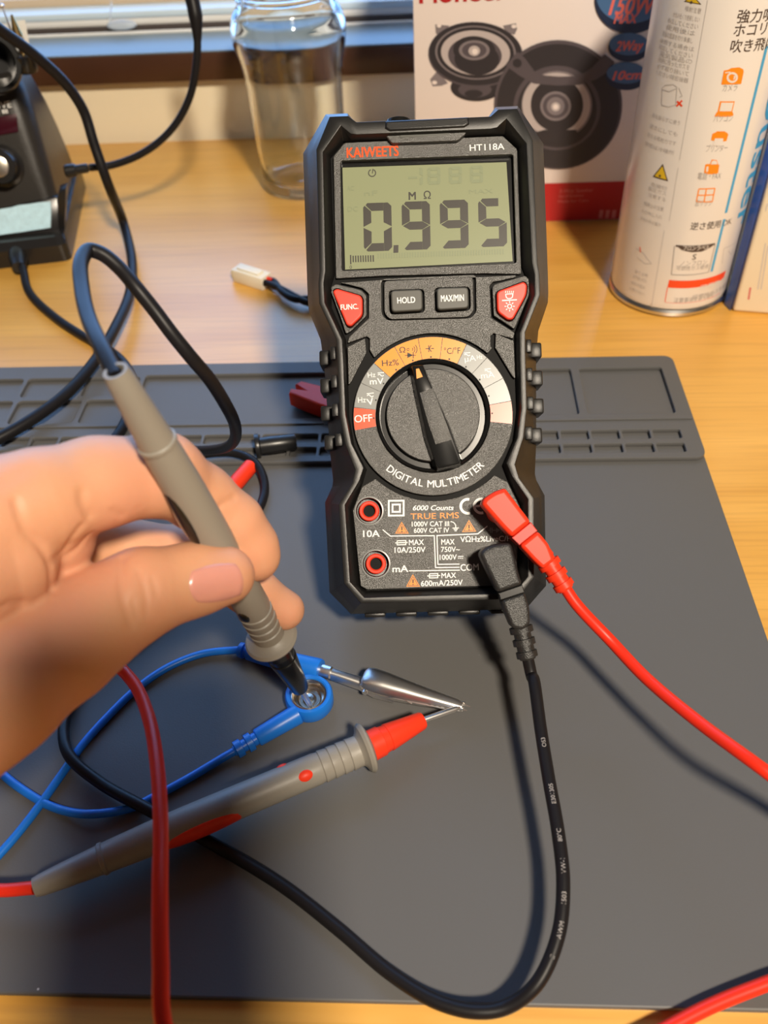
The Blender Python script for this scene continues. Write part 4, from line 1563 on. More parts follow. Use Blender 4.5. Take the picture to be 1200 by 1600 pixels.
# rotary knob
g = G().lathe([(20.8, -1.6), (20.6, 0.9), (20.0, 1.2), (19.5, 0.9), (19.3, -1.2), (17.4, -1.2), (17.1, 1.2), (16.8, 1.5), (0.01, 1.5)], (0, 0, 0), (0, 0, 1), 96, cap=False)
mb(g, 'dial_bezel', M['gloss'])
v, f = plate([circle((0, 0), 16.9, 96)], 0.6, 1.9, 0.2)
knob = mb(G().add(v, f), 'rotary_knob', M['panel'])
wt = 6.5
T = lambda pts, ww: [fq(x, y, ww) for x, y in pts]
topq = T([(643.5, 571.5), (660.5, 570), (675, 606), (700.5, 664), (719.8, 717), (718.5, 724.5), (685.5, 732.5), (681.5, 727), (667.5, 684), (652, 612)], wt)
botq = [tuple(np.array(p) + o) for p, o in zip(topq, [(-1.3, .6), (.6, .8), (0.9, .2), (1.0, .2), (1.0, 0), (.5, -.8), (-.5, -.8), (-1.3, 0), (-1.5, 0), (-1.6, 0)])]
g = G().loft([[(a, b, 1.0) for a, b in botq], [(a * .9 + c_ * .1, b * .9 + d_ * .1, wt - 1.0) for (a, b), (c_, d_) in zip(topq, botq)], [(a, b, wt) for a, b in topq]])
bar = mb(g, 'pointer_bar', M['gloss'], knob, bevel=0.0004)
q = T([(655.5, 613.5), (676, 606.5), (698.5, 664), (706, 687), (680.5, 694.5), (668.5, 660)], wt + 0.12)
g = G().loft([[(a, b, wt - 0.5) for a, b in q], [(a, b, wt + 0.15) for a, b in q]])
mb(g, 'bar_inlay', M['panel'], bar, bevel=0.0001)
q = T([(650, 576.5), (654.6, 575.6), (660.6, 588.6), (651, 591.8)], wt + 0.05)
mb(G().add([(a, b, wt + 0.06) for a, b in q], [tuple(range(4))]), 'pointer_mark', M['orange'], bar)

# lower panel with the sockets
jp = rounded([(-26.8, -25.2)] + [tuple(x) for x in arc((0, 0), 31.2, 226, 314, 30)] + [(26.4, -25.2), (30.4, -34.2), (28.2, -61.6), (26.0, -62.8), (-26.0, -62.8), (-28.4, -61.4), (-30.4, -33.6)], 0.4, 3)
jp = [p for p in jp]
J1, J2 = fq(576.7, 798.3), fq(587.3, 881)
v, f = plate([jp, circle(J1, 5.1, 40)[::-1], circle(J2, 5.1, 40)[::-1]], -1.8, 0, 0.2)
mb(G().add(v, f), 'socket_panel', M['panel'])
for J in (J1, J2):
    g = G().lathe([(5.25, -0.5), (5.25, 0.35), (4.9, 0.4), (4.65, 0.0), (4.5, -6)], (J[0], J[1], 0), (0, 0, 1), 48, cap=False)
    so = mb(g, 'test_socket', M['gloss'])
    g = G().lathe([(5.3, 0.2), (5.3, 0.42), (4.85, 0.48), (4.75, 0.2)], (J[0], J[1], 0), (0, 0, 1), 48, cap=False)
    mb(g, 'socket_rim', M['greyseg'], so)
    g = G().lathe([(3.7, -6), (3.7, -1.0), (3.4, -0.6), (2.6, -0.6), (2.2, -1.0), (2.1, -6)], (J[0], J[1], 0), (0, 0, 1), 48, cap=False)
    mb(g, 'socket_sleeve', M['red'], so)
    g = G().lathe([(2.3, -2.9), (2.3, -2.6), (0.01, -2.6)], (J[0], J[1], 0), (0, 0, 1), 48)
    mb(g, 'socket_floor', M['groove'], so)
gw, go, gk, gg = G(), G(), G(), G()
w = 0.07
for s, a, b, cap, bo_, sh in [('6000 Counts', (645, 797.4), (709, 797), 8, .022, .22), ('1000V CAT III', (643.4, 822.6), (701.8, 822), 7.9, .018, 0), ('600V CAT IV', (646.7, 832.6), (701.8, 831.8), 7.6, .018, 0), ('10A', (567.3, 839.2), (593.4, 838.6), 10.8, .02, 0),
                              ('MAX', (639, 851.8), (662.4, 851.2), 8.7, .018, 0), ('10A/250V', (616.6, 863.6), (664.9, 862.8), 8.7, .018, 0), ('MAX', (689.5, 851), (710.3, 850.6), 8.7, .018, 0), ('750V~', (689.1, 862.5), (718.6, 862), 8.3, .014, 0), ('1000V', (687, 874.8), (713.8, 874.2), 8.3, .016, 0),
                              ('VΩHz%LiveC/F', (719.2, 847), (797, 845.4), 8.8, .014, 0), ('mA', (613.2, 894), (638, 893.4), 10.6, .022, 0), ('COM', (719.6, 892), (748.3, 890.9), 10.7, .022, 0), ('MAX', (689.8, 903.4), (712.7, 902.8), 8.4, .018, 0), ('600mA/250V', (657.8, 916), (723.2, 914), 8.7, .018, 0)]:
    ltext(gw, s, a, b, cap, w, bo_, sh)


def pst(g, pts, wd):
    q, ff = stroke(px(pts, w), wd)
    g.add([(p[0], p[1], w) for p in q], ff)


for pts in [[(598, 827.6), (610, 837.6), (678.5, 837.0), (680.5, 886.8), (718, 886.4)], [(761.5, 822), (746.5, 834.2), (682.8, 836.8), (684.3, 881.8), (718, 881.4)], [(639, 891.9), (718.5, 890.8)],
            [(617.5, 848.3), (637, 847.6)], [(667.5, 900), (687.5, 899.2)], [(712, 820), (712, 824.5)]]:
    pst(gw, pts, 0.38)
for x, y, dx in [(712, 825, 5), (712, 827.2, 3.2), (712, 829.4, 1.6)]:
    pst(gw, [(x - dx, y + .2), (x + dx, y - .2)], 0.32)
v, f = stroke(arc(fq(704.4, 822.6, w), 1.75, 0, 92, 10), 0.32); gw.add([(p[0], p[1], w) for p in v], f)
for q in [[(620.5, 845), (634, 844.6), (634, 851), (620.5, 851.4), (620.5, 845)], [(671, 896.6), (684, 896.2), (684, 902.6), (671, 903), (671, 896.6)]]:
    pst(gw, q, 0.34)
pst(gw, [(715.6, 869.6), (724, 869.3)], 0.3)
for k in range(3):
    pst(gw, [(715.6 + 3 * k, 872.4), (717.6 + 3 * k, 872.3)], 0.3)
for a, b in [(13, 10.2), (7.2, 4.4)]:
    c = (619.1, 794.1)
    oq, iq = px([(c[0] + x * a, c[1] + y * a) for x, y in [(-1, -1), (1, -1.02), (1, .98), (-1, 1)]], w), px([(c[0] + x * b, c[1] + y * b) for x, y in [(-1, -1), (1, -1.02), (1, .98), (-1, 1)]], w)
    v, f = ring(oq, iq)
    gw.add([(p[0], p[1], w) for p in v], f)
for cx, cyy in [((680 + 265 * .19167), 750 + 214 * .19167), ((680 + 375 * .19167), 750 + 212 * .19167)]:
    v, f = stroke(arc(fq(cx, cyy, w), 2.55, 75, 285, 24), 0.95)
    gw.add([(p[0], p[1], w) for p in v], f)
pst(gw, [(741, 791.0), (750, 790.4)], 0.8)
mb(gw, 'panel_lettering', M['white'])
ltext(go, 'TRUE RMS', (641.4, 811.4), (717.2, 809.4), 9.4, w, .012)
for tri in [[(627.6, 815.2), (617.4, 833.6), (638.8, 833.6)], [(732.7, 812.2), (721.8, 831.4), (744.2, 830.4)], [(645, 897.2), (634.6, 916.7), (656.6, 916.6)]]:
    c = np.mean(tri, axis=0)
    o_, i_ = px(tri, w), px([c + (np.array(t) - c) * 0.80 for t in tri], w)
    v, f = ring(o_, i_)
    go.add([(p[0], p[1], w) for p in v], f)
    q = px([c + (np.array(t) - c) * 0.66 for t in tri], w)
    go.add([(a, b, w) for a, b in q], [(0, 1, 2)])
    q, ff = stroke(px([(c[0], c[1] - 5), (c[0], c[1] + 1)], w + .03), 0.42); gk.add([(p[0], p[1], w + .03) for p in q], ff)
    q, ff = stroke(px([(c[0], c[1] + 2.4), (c[0], c[1] + 4)], w + .03), 0.42); gk.add([(p[0], p[1], w + .03) for p in q], ff)
mb(go, 'orange_lettering', M['orangeprint'], split=0.0025)
mb(gk, 'warning_marks', M['blackprint'], split=0.003)
for pts in [[(762.5, 829), (766, 829)], [(766.3, 824.5), (766.3, 833)], [(768.8, 824.5), (768.8, 833)], [(769, 828.7), (784, 828.2)], [(783, 823.6), (783, 832.6)]]:
    pst(gg, pts, 0.3)
q = px([(775, 824.2), (775, 832.6), (782, 828.2)], w); gg.add([(a, b, w) for a, b in q], [(0, 1, 2)])
mb(gg, 'grey_marks', M['greyseg'])
g = G(); ltext(g, 'KAIWEETS', (541.8, 246.4), (623.2, 243.2), 16.6, w, 0.030); mb(g, 'brand_lettering', M['redprint'])
g = G(); ltext(g, 'HT118A', (734, 235.8), (788.2, 233.4), 10.4, w, 0.012); mb(g, 'model_lettering', M['white'])

# ------------------------------------------------------------------ test leads
def plug(E, pm, mt, mband, outline, cut0, cut1, sr0, sr1, wtop, jack, rmat):
    """Angled banana plug on the meter: outline on the photo at height wtop; cut0/cut1 = the two lines of the recessed band."""
    def side(p, ln):
        (x0, y0), (x1, y1) = ln
        return (x1 - x0) * (p[1] - y0) - (y1 - y0) * (p[0] - x0)

    def clip(poly, ln, keep):
        out = []
        for i in range(len(poly)):
            a, b = poly[i - 1], poly[i]
            sa_, sb_ = side(a, ln) * keep, side(b, ln) * keep
            if sa_ * sb_ < 0:
                t = sa_ / (sa_ - sb_)
                out.append((a[0] + (b[0] - a[0]) * t, a[1] + (b[1] - a[1]) * t))
            if sb_ >= 0:
                out.append(b)
        return out
    ref = np.mean(outline[:2], axis=0)
    k = 1 if side(ref, cut0) > 0 else -1
    head = clip(outline, cut0, k)
    tail = clip(outline, cut1, -k)
    bandp = clip(clip(outline, cut0, -k), cut1, k)
    W_ = lambda p: fX(*p)
    res = []
    for poly, w0, w1, m_, bv, nm in [(head, wtop - 11, wtop, mt, 1.5, 'plug_head'), (bandp, wtop - 10.5, wtop - 0.7, mband, 0.3, 'plug_band'), (tail, wtop - 10, wtop - 0.3, mt, 1.3, 'plug_tail')]:
        q = rounded([fq(x, y, wtop) for x, y in poly], 1.3 if nm != 'plug_band' else 0.05, 4)
        v, f = plate([q], w0, w1, bv, 3)
        g = G().add([W_(p) for p in v], f)
        if nm == 'plug_head':
            g.lathe([(0.0042, -0.004), (0.0042, 0.010)], fX(jack[0], jack[1], 0), MN, 24)
        o = local(E, g).build(nm, m_, pm if pm is not None else E)
        if pm is None:
            pm = o
    a, b = fX(*fq(*sr0, wtop - 5), wtop - 5), fX(*fq(*sr1, wtop - 5), wtop - 5)
    L = np.linalg.norm(b - a)
    pr = [(0.0032, -0.004), (0.0034, 0)]
    for i in range(3):
        t = L * (0.04 + i * 0.33)
        pr += [(0.0030, t), (0.0030, t + L * .07), (0.0041 - .0002 * i, t + L * .08), (0.0041 - .0002 * i, t + L * .24), (0.0030, t + L * .25)]
    pr += [(0.0027, L)]
    local(E, G().lathe(pr, a, b - a, 24)).build('strain_relief', mt, pm)
    return a, b


def probe(E, A, B, flip, mats_, inserts, sleeve, tip):
    """Grey probe handle; A = finger guard, B = cable end."""
    ax = nrm(B - A)
    L = np.linalg.norm(B - A)
    R_ = [(0.0048, -0.0005), (0.0074, 0.0002), (0.0086, 0.0008), (0.0089, 0.0016), (0.0082, 0.0026), (0.0062, 0.0034), (0.0054, 0.0042)]
    for i in range(4):
        t = 0.0052 + i * 0.0034
        R_ += [(0.0054, t), (0.0056, t + 0.0026), (0.0052, t + 0.0029)]
    R_ += [(0.0055, 0.020), (0.0055, 0.034), (0.0056, 0.050), (0.0056, 0.064), (0.0054, 0.078), (0.0050, 0.0885), (0.0048, 0.0920), (0.0052, 0.0924), (0.0052, 0.0934), (0.0047, 0.0938),
           (0.0043, 0.100), (0.0038, 0.108), (0.0034, L - 0.002), (0.0030, L), (0.0022, L), (0.0022, L - 0.003)]
    h = local(E, G().lathe(R_, A, ax, 40)).build('probe_handle', mats_[0], E, angle=28)
    # tip side
    d = nrm(sleeve - A)
    Ls = np.linalg.norm(sleeve - A)
    local(E, G().lathe([(0.0046, -0.001), (0.0054, 0.0), (0.0053, Ls * .20), (0.0049, Ls * .21), (0.0046, Ls * .32), (0.0049, Ls * .33), (0.0032, Ls * .97), (0.0028, Ls), (0.0012, Ls)], A, d, 32)).build('tip_sleeve', mats_[1], E)
    Lt = np.linalg.norm(tip - sleeve)
    local(E, G().lathe([(0.00105, -0.002), (0.00105, Lt * .80), (0.0006, Lt * .93), (0.00015, Lt)], sleeve, tip - sleeve, 20)).build('needle', M['chrome'], E)
    for t, (dx, ln, wd) in inserts:
        n = nrm(dx - ax * (dx @ ax))
        b = np.cross(ax, n)
        r = np.interp(t, [x[1] for x in R_[4:]], [x[0] for x in R_[4:]])
        c = A + ax * t + n * (r - 0.0012)
        o = local(E, G().ellipsoid(c, ax * ln, b * wd, n * 0.0017, 28, 12)).build('grip_insert', mats_[1], h)
        o['label'] = mats_[2]
    return h


def toward(px_, py_, P0):
    """Unit vector at P0 whose image points towards the photo direction (px_, py_), facing the lens by the given share."""
    return None


# --- red lead
RE = empty('red_test_lead', P(300, 1290, 0), 'red test lead, its plug in the multimeter, its red-tipped probe on the mat', 'test lead')
a, b = plug(RE, None, M['red'], M['deepred'], [(752.5, 788), (756, 779), (772, 768), (787, 763), (791, 764), (838, 826), (858, 850), (868, 876), (849, 890), (834, 876), (812, 852), (784, 824)],
            ((800, 840), (832, 814)), ((811, 853), (842, 828)), (852, 872), (885, 921), 18, fq(786, 797, 18), M['red'])
e = nrm(b - a)
pts = [b - e * 0.002, b + e * 0.006, P(955, 1002, 0.0345), P(1008, 1058, 0.033), P(1090, 1127, 0.037), P(1200, 1208, 0.042), P(1320, 1300, 0.030), P(1390, 1420, 0.014), P(1330, 1490, 0.008), P(1200, 1536, 0.0062), P(1110, 1572, 0.0058), P(1010, 1624, 0.0058),
       P(880, 1690, 0.008), P(700, 1760, 0.016), P(480, 1780, 0.030), P(330, 1730, 0.042), P(258, 1610, 0.055), P(251, 1500, 0.060), P(250, 1390, 0.062), P(251, 1290, 0.060), P(246, 1200, 0.055), P(232, 1120, 0.048), P(205, 1062, 0.040), P(168, 1032, 0.037),
       P(110, 1030, 0.033), P(30, 1070, 0.028), P(-60, 1160, 0.022), P(-120, 1270, 0.016), P(-110, 1350, 0.0125), P(-50, 1385, 0.0115), P(0, 1391, 0.0118), P(54, 1387, 0.0128)]
local(RE, G().tube(smooth(pts, 10), 0.0021, 16)).build('cable', M['redcable'], RE)
rA, rB = P(578, 1166, 0.0125), P(54, 1387, 0.0126)
rax = nrm(rB - rA)
upn = nrm(np.array([0, 0, 1.0]) - rax * rax[2])
sdn = np.cross(rax, upn)
if sdn[1] > 0:
    sdn = -sdn                                     # towards the viewer
probe(RE, rA, rB, 1, [M['grip'], M['red'], 'red oval insert in the grey probe handle'],
      [(0.0245, (nrm(sdn * 0.60 + upn * 0.8), 0.0034, 0.0022)), (0.0605, (nrm(sdn * 0.93 + upn * 0.05), 0.017, 0.0035)), (0.0305, (nrm(-sdn * 0.8 + upn * 0.62), 0.0026, 0.0016))],
      P(661, 1125, 0.0112), P(722, 1104, 0.0098))

# --- black lead
KE = empty('black_test_lead', P(600, 1500, 0), 'black test lead plugged into the multimeter, its grey probe held upright in the hand', 'test lead')
a, b = plug(KE, None, M['plugblack'], M['gloss'], [(749, 866), (757, 856), (775, 850), (795, 848), (800, 852), (812, 900), (818, 918), (828, 950), (829, 976), (817, 986), (800, 982), (791, 960), (780, 930), (762, 894)],
            ((781, 926), (816, 914)), ((784, 938), (819, 926)), (812, 972), (825, 1030), 18, fq(783, 886, 18), M['black'])
e = nrm(b - a)
kp = [b - e * 0.002, b + e * 0.006, P(834, 1062, 0.029), P(845, 1140, 0.026), P(858, 1220, 0.024), P(872, 1300, 0.0225), P(880, 1380, 0.0205), P(872, 1462, 0.0175), P(838, 1538, 0.0135), P(790, 1574, 0.0090), P(740, 1580, 0.0080), P(680, 1564, 0.0070), P(610, 1521, 0.0055),
      P(530, 1453, 0.0050), P(440, 1383, 0.0047), P(330, 1317, 0.0047), P(230, 1264, 0.0078), P(155, 1222, 0.0066), P(108, 1180, 0.0080), P(100, 1135, 0.0066), P(120, 1082, 0.0047), P(165, 1036, 0.0047), P(230, 985, 0.0047), P(320, 905, 0.0047), P(390, 820, 0.0047), P(413, 772, 0.0047),
      P(410, 742, 0.0062), P(395, 720, 0.0079), P(366, 708, 0.0082), P(330, 708, 0.0086), P(290, 716, 0.0086), P(258, 722, 0.0105), P(250, 712, 0.020), PD(275, 703, 0.395), PD(315, 704, 0.370), PD(350, 700, 0.345), PD(366, 688, 0.322), PD(367, 664, 0.297), PD(353, 633, 0.276), PD(327, 592, 0.262), PD(300, 560, 0.255), PD(270, 523, 0.251), PD(243, 487, 0.249), PD(215, 452, 0.247), PD(187, 419, 0.247), PD(160, 397, 0.246), PD(140, 391, 0.245),
      PD(127, 408, 0.240), PD(128, 450, 0.231), PD(138, 496, 0.220), PD(160, 546, 0.208), PD(182, 590, 0.2015)]
kc_ = smooth(kp, 10)
local(KE, G().tube(kc_, 0.0021, 16)).build('cable', M['blackcable'], KE)
kB = PD(180, 579, 0.2000)
kt = P(487, 1106, 0.0068)
# the handle runs straight from the cable end to the tip
dz = nrm(kt - kB)
kA = kB + dz * 0.1165
ksl = kA + dz * (np.linalg.norm(kt - kA) - 0.0145)
view = nrm(CO - (kA + kB) / 2)
kax = nrm(kB - kA)
vn = nrm(view - kax * (view @ kax))
sn = np.cross(kax, vn)
if sn @ CR > 0:
    sn = -sn                                       # towards the left of the picture
probe(KE, kA, kB, 1, [M['grip'], M['gloss'], 'black oval insert in the grey probe handle'],
      [(0.0670, (nrm(sn * 0.97 + vn * 0.18), 0.0145, 0.0042)), (0.0215, (nrm(sn * 0.75 + vn * 0.65), 0.0034, 0.0022))], ksl, kt)
# moulded lettering on the lower black cable
g = G()
word = ['E301305', '80°C', 'VW-1', '1503', 'AWM', 'II']
arcs = [(865, 1252), (874, 1310), (879, 1356), (884, 1408), (882, 1462), (874, 1500)]
d_ = np.array([np.hypot(*(np.array([600 + FPX * ((q - CO) @ CR) / ((q - CO) @ CF), 800 - FPX * ((q - CO) @ CU) / ((q - CO) @ CF)]) - np.array([0, 0]))) for q in kc_[:2]])


def pix(q):
    q = np.asarray(q) - CO
    z = q @ CF
    return np.array([600 + FPX * (q @ CR) / z, 800 - FPX * (q @ CU) / z])


kpx = np.array([pix(q) for q in kc_])
cum = np.r_[0, np.cumsum(np.linalg.norm(np.diff(kc_, axis=0), axis=1))]
for wd, (ax_, ay_) in zip(['OS3', 'E301305', '80°C', 'VW-1', '1503', 'AWM', 'II'], [(846, 1165), (858, 1245), (869, 1306), (877, 1352), (884, 1402), (883, 1460), (873, 1498)]):
    i = int(np.argmin(np.linalg.norm(kpx[:150] - [ax_, ay_], axis=1)))
    v, f = text2d(wd)
    sc_ = 0.0019
    tot = v[:, 0].max() * sc_
    out = []
    for x, y, _ in v:
        # reads upwards along the cable
        s_ = cum[i] + tot / 2 - x * sc_
        j = int(np.clip(np.searchsorted(cum, s_), 1, len(cum) - 1))
        t = (s_ - cum[j - 1]) / (cum[j] - cum[j - 1])
        c = kc_[j - 1] * (1 - t) + kc_[j] * t
        T_ = nrm(kc_[j] - kc_[j - 1])
        up_ = nrm(CO - c)
        up_ = nrm(up_ - T_ * (up_ @ T_))
        sd_ = nrm(np.cross(T_, up_))
        if sd_ @ CR < 0:
            sd_ = -sd_
        a = -(y - 0.36) * sc_ / 0.0021 + 0.12
        out.append(c + (up_ * math.cos(a) + sd_ * math.sin(a)) * 0.00214)
    g.add(out, f)
local(KE, g).build('cable_lettering', M['caninkgrey'], KE)

# ------------------------------------------------------------------ blue grounding cord with snap socket and crocodile clip
BE = empty('grounding_cord', P(487, 1100, 0.0026), 'bright blue antistatic grounding cord with snap socket and metal crocodile clip', 'cord')
sc = P(485, 1099, 0.0027)
Z = np.array([0, 0, 1.0])
sk = local(BE, G().lathe([(0.0066, 0.0), (0.0084, 0.0002), (0.0089, 0.0012), (0.0089, 0.0058), (0.0083, 0.0068), (0.0072, 0.0069), (0.0067, 0.0064), (0.0066, 0.004), (0.0066, 0.0)], sc, Z, 56, cap=False)).build('snap_socket', M['blue'], BE)
local(BE, G().lathe([(0.0067, 0.0040), (0.0067, 0.0062), (0.0062, 0.0064), (0.0058, 0.0060), (0.0054, 0.0046), (0.0053, 0.0030), (0.0046, 0.0028), (0.0040, 0.0031), (0.0037, 0.0027), (0.0026, 0.0027), (0.0023, 0.0036), (0.0016, 0.0042), (0.0002, 0.0043)], sc, Z, 56, cap=False)).build('snap_stud', M['steel'], sk)
a, b = P(458, 1120, 0.0062), P(366, 1174, 0.0048)
e = nrm(b - a); L = np.linalg.norm(b - a)
local(BE, G().lathe([(0.0038, -0.002), (0.0036, 0.004), (0.0033, L * .60), (0.0030, L * .62), (0.0024, L * .63), (0.0024, L * .69), (0.0034, L * .70), (0.0034, L * .79), (0.0023, L * .80), (0.0023, L * .86), (0.0032, L * .87), (0.0032, L * .97), (0.0020, L * .98), (0.0018, L)], a, e, 28)).build('strain_relief', M['blue'], BE)
pts = [b - e * 0.003, P(345, 1186, 0.0045), P(300, 1213, 0.0042), P(245, 1243, 0.0041), P(205, 1262, 0.0041), P(140, 1272, 0.0062), P(85, 1262, 0.0042), P(35, 1234, 0.0041), P(0, 1206, 0.0041), P(-60, 1140, 0.0041), P(-150, 1080, 0.0041), P(-260, 1100, 0.0041), P(-300, 1250, 0.0041), P(-220, 1450, 0.0041), P(-90, 1420, 0.0041),
       P(0, 1334, 0.0041), P(48, 1277, 0.0041), P(92, 1216, 0.0041), P(128, 1165, 0.0041), P(170, 1118, 0.0041), P(215, 1075, 0.0041), P(262, 1043, 0.0041), P(315, 1022, 0.0042), P(365, 1016, 0.0050), P(390, 1016, 0.0058)]
local(BE, G().tube(smooth(pts, 8), 0.00150, 14)).build('cord', M['blue'], BE)
a, b = P(374, 1015, 0.0060), P(501, 1047, 0.0080)
e = nrm(b - a); L = np.linalg.norm(b - a)
local(BE, G().lathe([(0.0018, 0), (0.0030, 0.0003), (0.0031, 0.0022), (0.0022, 0.0026), (0.0022, 0.0038), (0.0032, 0.0042), (0.0036, 0.010), (0.0043, L - 0.001), (0.0040, L), (0.0024, L)], a, e, 28)).build('clip_boot', M['blue'], BE)
# clip: barrel, two jaws, spring
cE = b + e * 0.0002
tipc = P(722, 1104, 0.0092)
ce = nrm(tipc - cE)
cs = nrm(np.cross(Z, ce))
cz = np.cross(ce, cs)
CXF = lambda p: cE + ce * p[0] + cs * p[1] + cz * p[2]
LT = np.linalg.norm(tipc - cE)
g = G().lathe([(0.0022, -0.003), (0.0025, 0.0), (0.0025, 0.004), (0.0021, 0.0045)], cE, ce, 24)
barrel = local(BE, g).build('clip_barrel', M['chrome'], BE)


def channel(stations, thick=0.0004, n=11):
    """Bent sheet: (x, half width, crown z, edge z) along the clip."""
    lo_, hi_ = [], []
    for x, hw, zc, ze in stations:
        a = np.linspace(-1, 1, n)
        zz = ze + (zc - ze) * np.sqrt(np.clip(1 - np.abs(a) ** 3.2, 0, 1))
        up = [(x, hw * t, z) for t, z in zip(a, zz)]
        s_ = 1 if zc > ze else -1
        dn = [(x, (hw - thick) * t, z - s_ * thick) for t, z in zip(a, zz)]
        hi_.append([CXF(p) for p in up + dn[::-1]])
    return hi_


g = G().loft(channel([(0.003, 0.0022, 0.0020, -0.0012), (0.008, 0.0021, 0.0014, -0.0022), (0.016, 0.0024, 0.0006, -0.0030), (0.022, 0.0034, -0.0006, -0.0042), (0.030, 0.0034, -0.0012, -0.0040)]))
local(BE, g).build('clip_shank', M['chrome'], barrel, bevel=0.0)
g = G().loft(channel([(0.0175, 0.0030, 0.0042, 0.0030), (0.0185, 0.0044, 0.0052, 0.0026), (0.021, 0.0048, 0.0058, 0.0022), (0.026, 0.0046, 0.0056, 0.0014), (0.034, 0.0038, 0.0044, 0.0008), (0.044, 0.0029, 0.0030, 0.0006), (LT - 0.002, 0.0021, 0.0019, 0.0004), (LT, 0.0014, 0.0012, 0.0004)]))
local(BE, g).build('upper_jaw', M['chrome'], barrel)
g = G().loft(channel([(0.020, 0.0030, -0.0040, -0.0010), (0.030, 0.0036, -0.0046, -0.0006), (0.040, 0.0031, -0.0036, -0.0006), (LT - 0.003, 0.0021, -0.0022, -0.0008), (LT + 0.0005, 0.0014, -0.0016, -0.0008)]))
local(BE, g).build('lower_jaw', M['chrome'], barrel)
g = G()
for k in range(7):
    for s_ in (-1, 1):
        x = LT - 0.0115 + k * 0.0019
        y = s_ * np.interp(x, [0.03, LT], [0.0036, 0.0015])
        g.loft([[CXF((x - 0.0009, y - 0.0002, 0.0008)), CXF((x + 0.0009, y - 0.0002, 0.0008)), CXF((x + 0.0009, y + 0.0002, 0.0008)), CXF((x - 0.0009, y + 0.0002, 0.0008))],
                [CXF((x, y - 0.0001, -0.0010)), CXF((x + 0.0001, y - 0.0001, -0.0010)), CXF((x + 0.0001, y + 0.0001, -0.0010)), CXF((x, y + 0.0001, -0.0010))]])
for y, dx in ((-0.001, 0.0022), (0.0009, 0.0028), (0.0, 0.0008)):
    g.loft([[CXF((LT - 0.0006, y - 0.0006, 0.0002)), CXF((LT - 0.0006, y + 0.0006, 0.0002)), CXF((LT - 0.0006, y, 0.0012))], [CXF((LT + dx, y - 0.0001, -0.0002)), CXF((LT + dx, y + 0.0001, -0.0002)), CXF((LT + dx, y, 0.0000))]])
local(BE, g).build('jaw_teeth', M['chrome'], barrel)
g = G()
hel = [CXF((0.0195 + 0.0024 * math.cos(t), -0.0035 + 0.007 * t / 25.2, 0.0004 + 0.0024 * math.sin(t))) for t in np.linspace(0, 25.2, 120)]
g.tube(hel, 0.0005, 8)
g.tube([CXF((0.0195, -0.0052, 0.0004)), CXF((0.0195, 0.0052, 0.0004))], 0.0010, 12)
g.tube(smooth([CXF((0.0195, -0.0035, -0.002)), CXF((0.027, -0.0034, -0.0014)), CXF((0.033, -0.0032, 0.0008)), CXF((0.037, -0.0030, -0.0018))], 6), 0.0004, 8)
local(BE, g).build('clip_spring', M['chrome'], barrel)

# ------------------------------------------------------------------ the hand holding the probe
VOX = 0.00065


def px_r(d, r):
    return r


# tapered capsules: (photo x, y, distance, radius) joints; each group blends inside itself with k
HG = {
    'index': (0.004, [[(-75, 832, 0.206, 0.0165), (60, 783, 0.217, 0.0125), (150, 755, 0.2265, 0.0115), (252, 741, 0.2385, 0.0112)], [(252, 741, 0.2385, 0.0108), (314, 779, 0.2505, 0.0094), (364, 817, 0.2560, 0.0084)], [(364, 817, 0.2560, 0.0084), (391, 854, 0.2605, 0.0077), (400, 872, 0.2620, 0.0070)]]),
    'web': (0.004, [[(-70, 860, 0.214, 0.0205), (66, 838, 0.2275, 0.0135)]]),
    'web2': (0.003, [[(-90, 905, 0.204, 0.0185), (0, 882, 0.2120, 0.0135)]]),
    'thumb': (0.005, [[(-150, 1150, 0.1990, 0.0225), (-22, 1074, 0.2095, 0.0180), (95, 1003, 0.2215, 0.0147)], [(95, 1003, 0.2215, 0.0147), (160, 962, 0.2280, 0.0124), (222, 926, 0.2340, 0.0113)], [(222, 926, 0.2340, 0.0113), (300, 906, 0.2415, 0.0095), (352, 899, 0.2450, 0.0083)]]),
    'middle': (0.004, [[(-80, 830, 0.2330, 0.0130), (130, 846, 0.2590, 0.0096)], [(130, 846, 0.2590, 0.0096), (285, 868, 0.2720, 0.0086)], [(285, 868, 0.2720, 0.0086), (395, 925, 0.2790, 0.0074), (444, 953, 0.2830, 0.0066)]]),
    'ring': (0.004, [[(-90, 870, 0.2480, 0.0125), (90, 890, 0.2790, 0.0092)], [(90, 890, 0.2790, 0.0092), (170, 925, 0.2930, 0.0082), (120, 960, 0.3000, 0.0075), (40, 960, 0.2950, 0.0072)]]),
    'little': (0.004, [[(-110, 910, 0.2600, 0.0115), (30, 925, 0.2900, 0.0080)], [(30, 925, 0.2900, 0.0080), (80, 960, 0.3030, 0.0072), (30, 990, 0.3060, 0.0066)]]),
    'palm': (0.010, [[(-60, 820, 0.2180, 0.0170), (-220, 880, 0.2080, 0.0240)], [(-70, 880, 0.2420, 0.0170), (-220, 940, 0.2280, 0.0240)], [(-100, 980, 0.2260, 0.0210), (-240, 960, 0.2120, 0.0260)]]),
    'arm': (0.010, [[(-220, 910, 0.2160, 0.0290), (-420, 1010, 0.2000, 0.0300), (-700, 1160, 0.1850, 0.0370)]]),
}
JT = {k: (kk, [[(PD(x, y, d), r) for x, y, d, r in ch] for ch in chs]) for k, (kk, chs) in HG.items()}
allp = [(p, r) for kk, chs in JT.values() for ch in chs for p, r in ch]
LO = np.min([p - r for p, r in allp], axis=0) - 0.006
HI = np.max([p + r for p, r in allp], axis=0) + 0.006


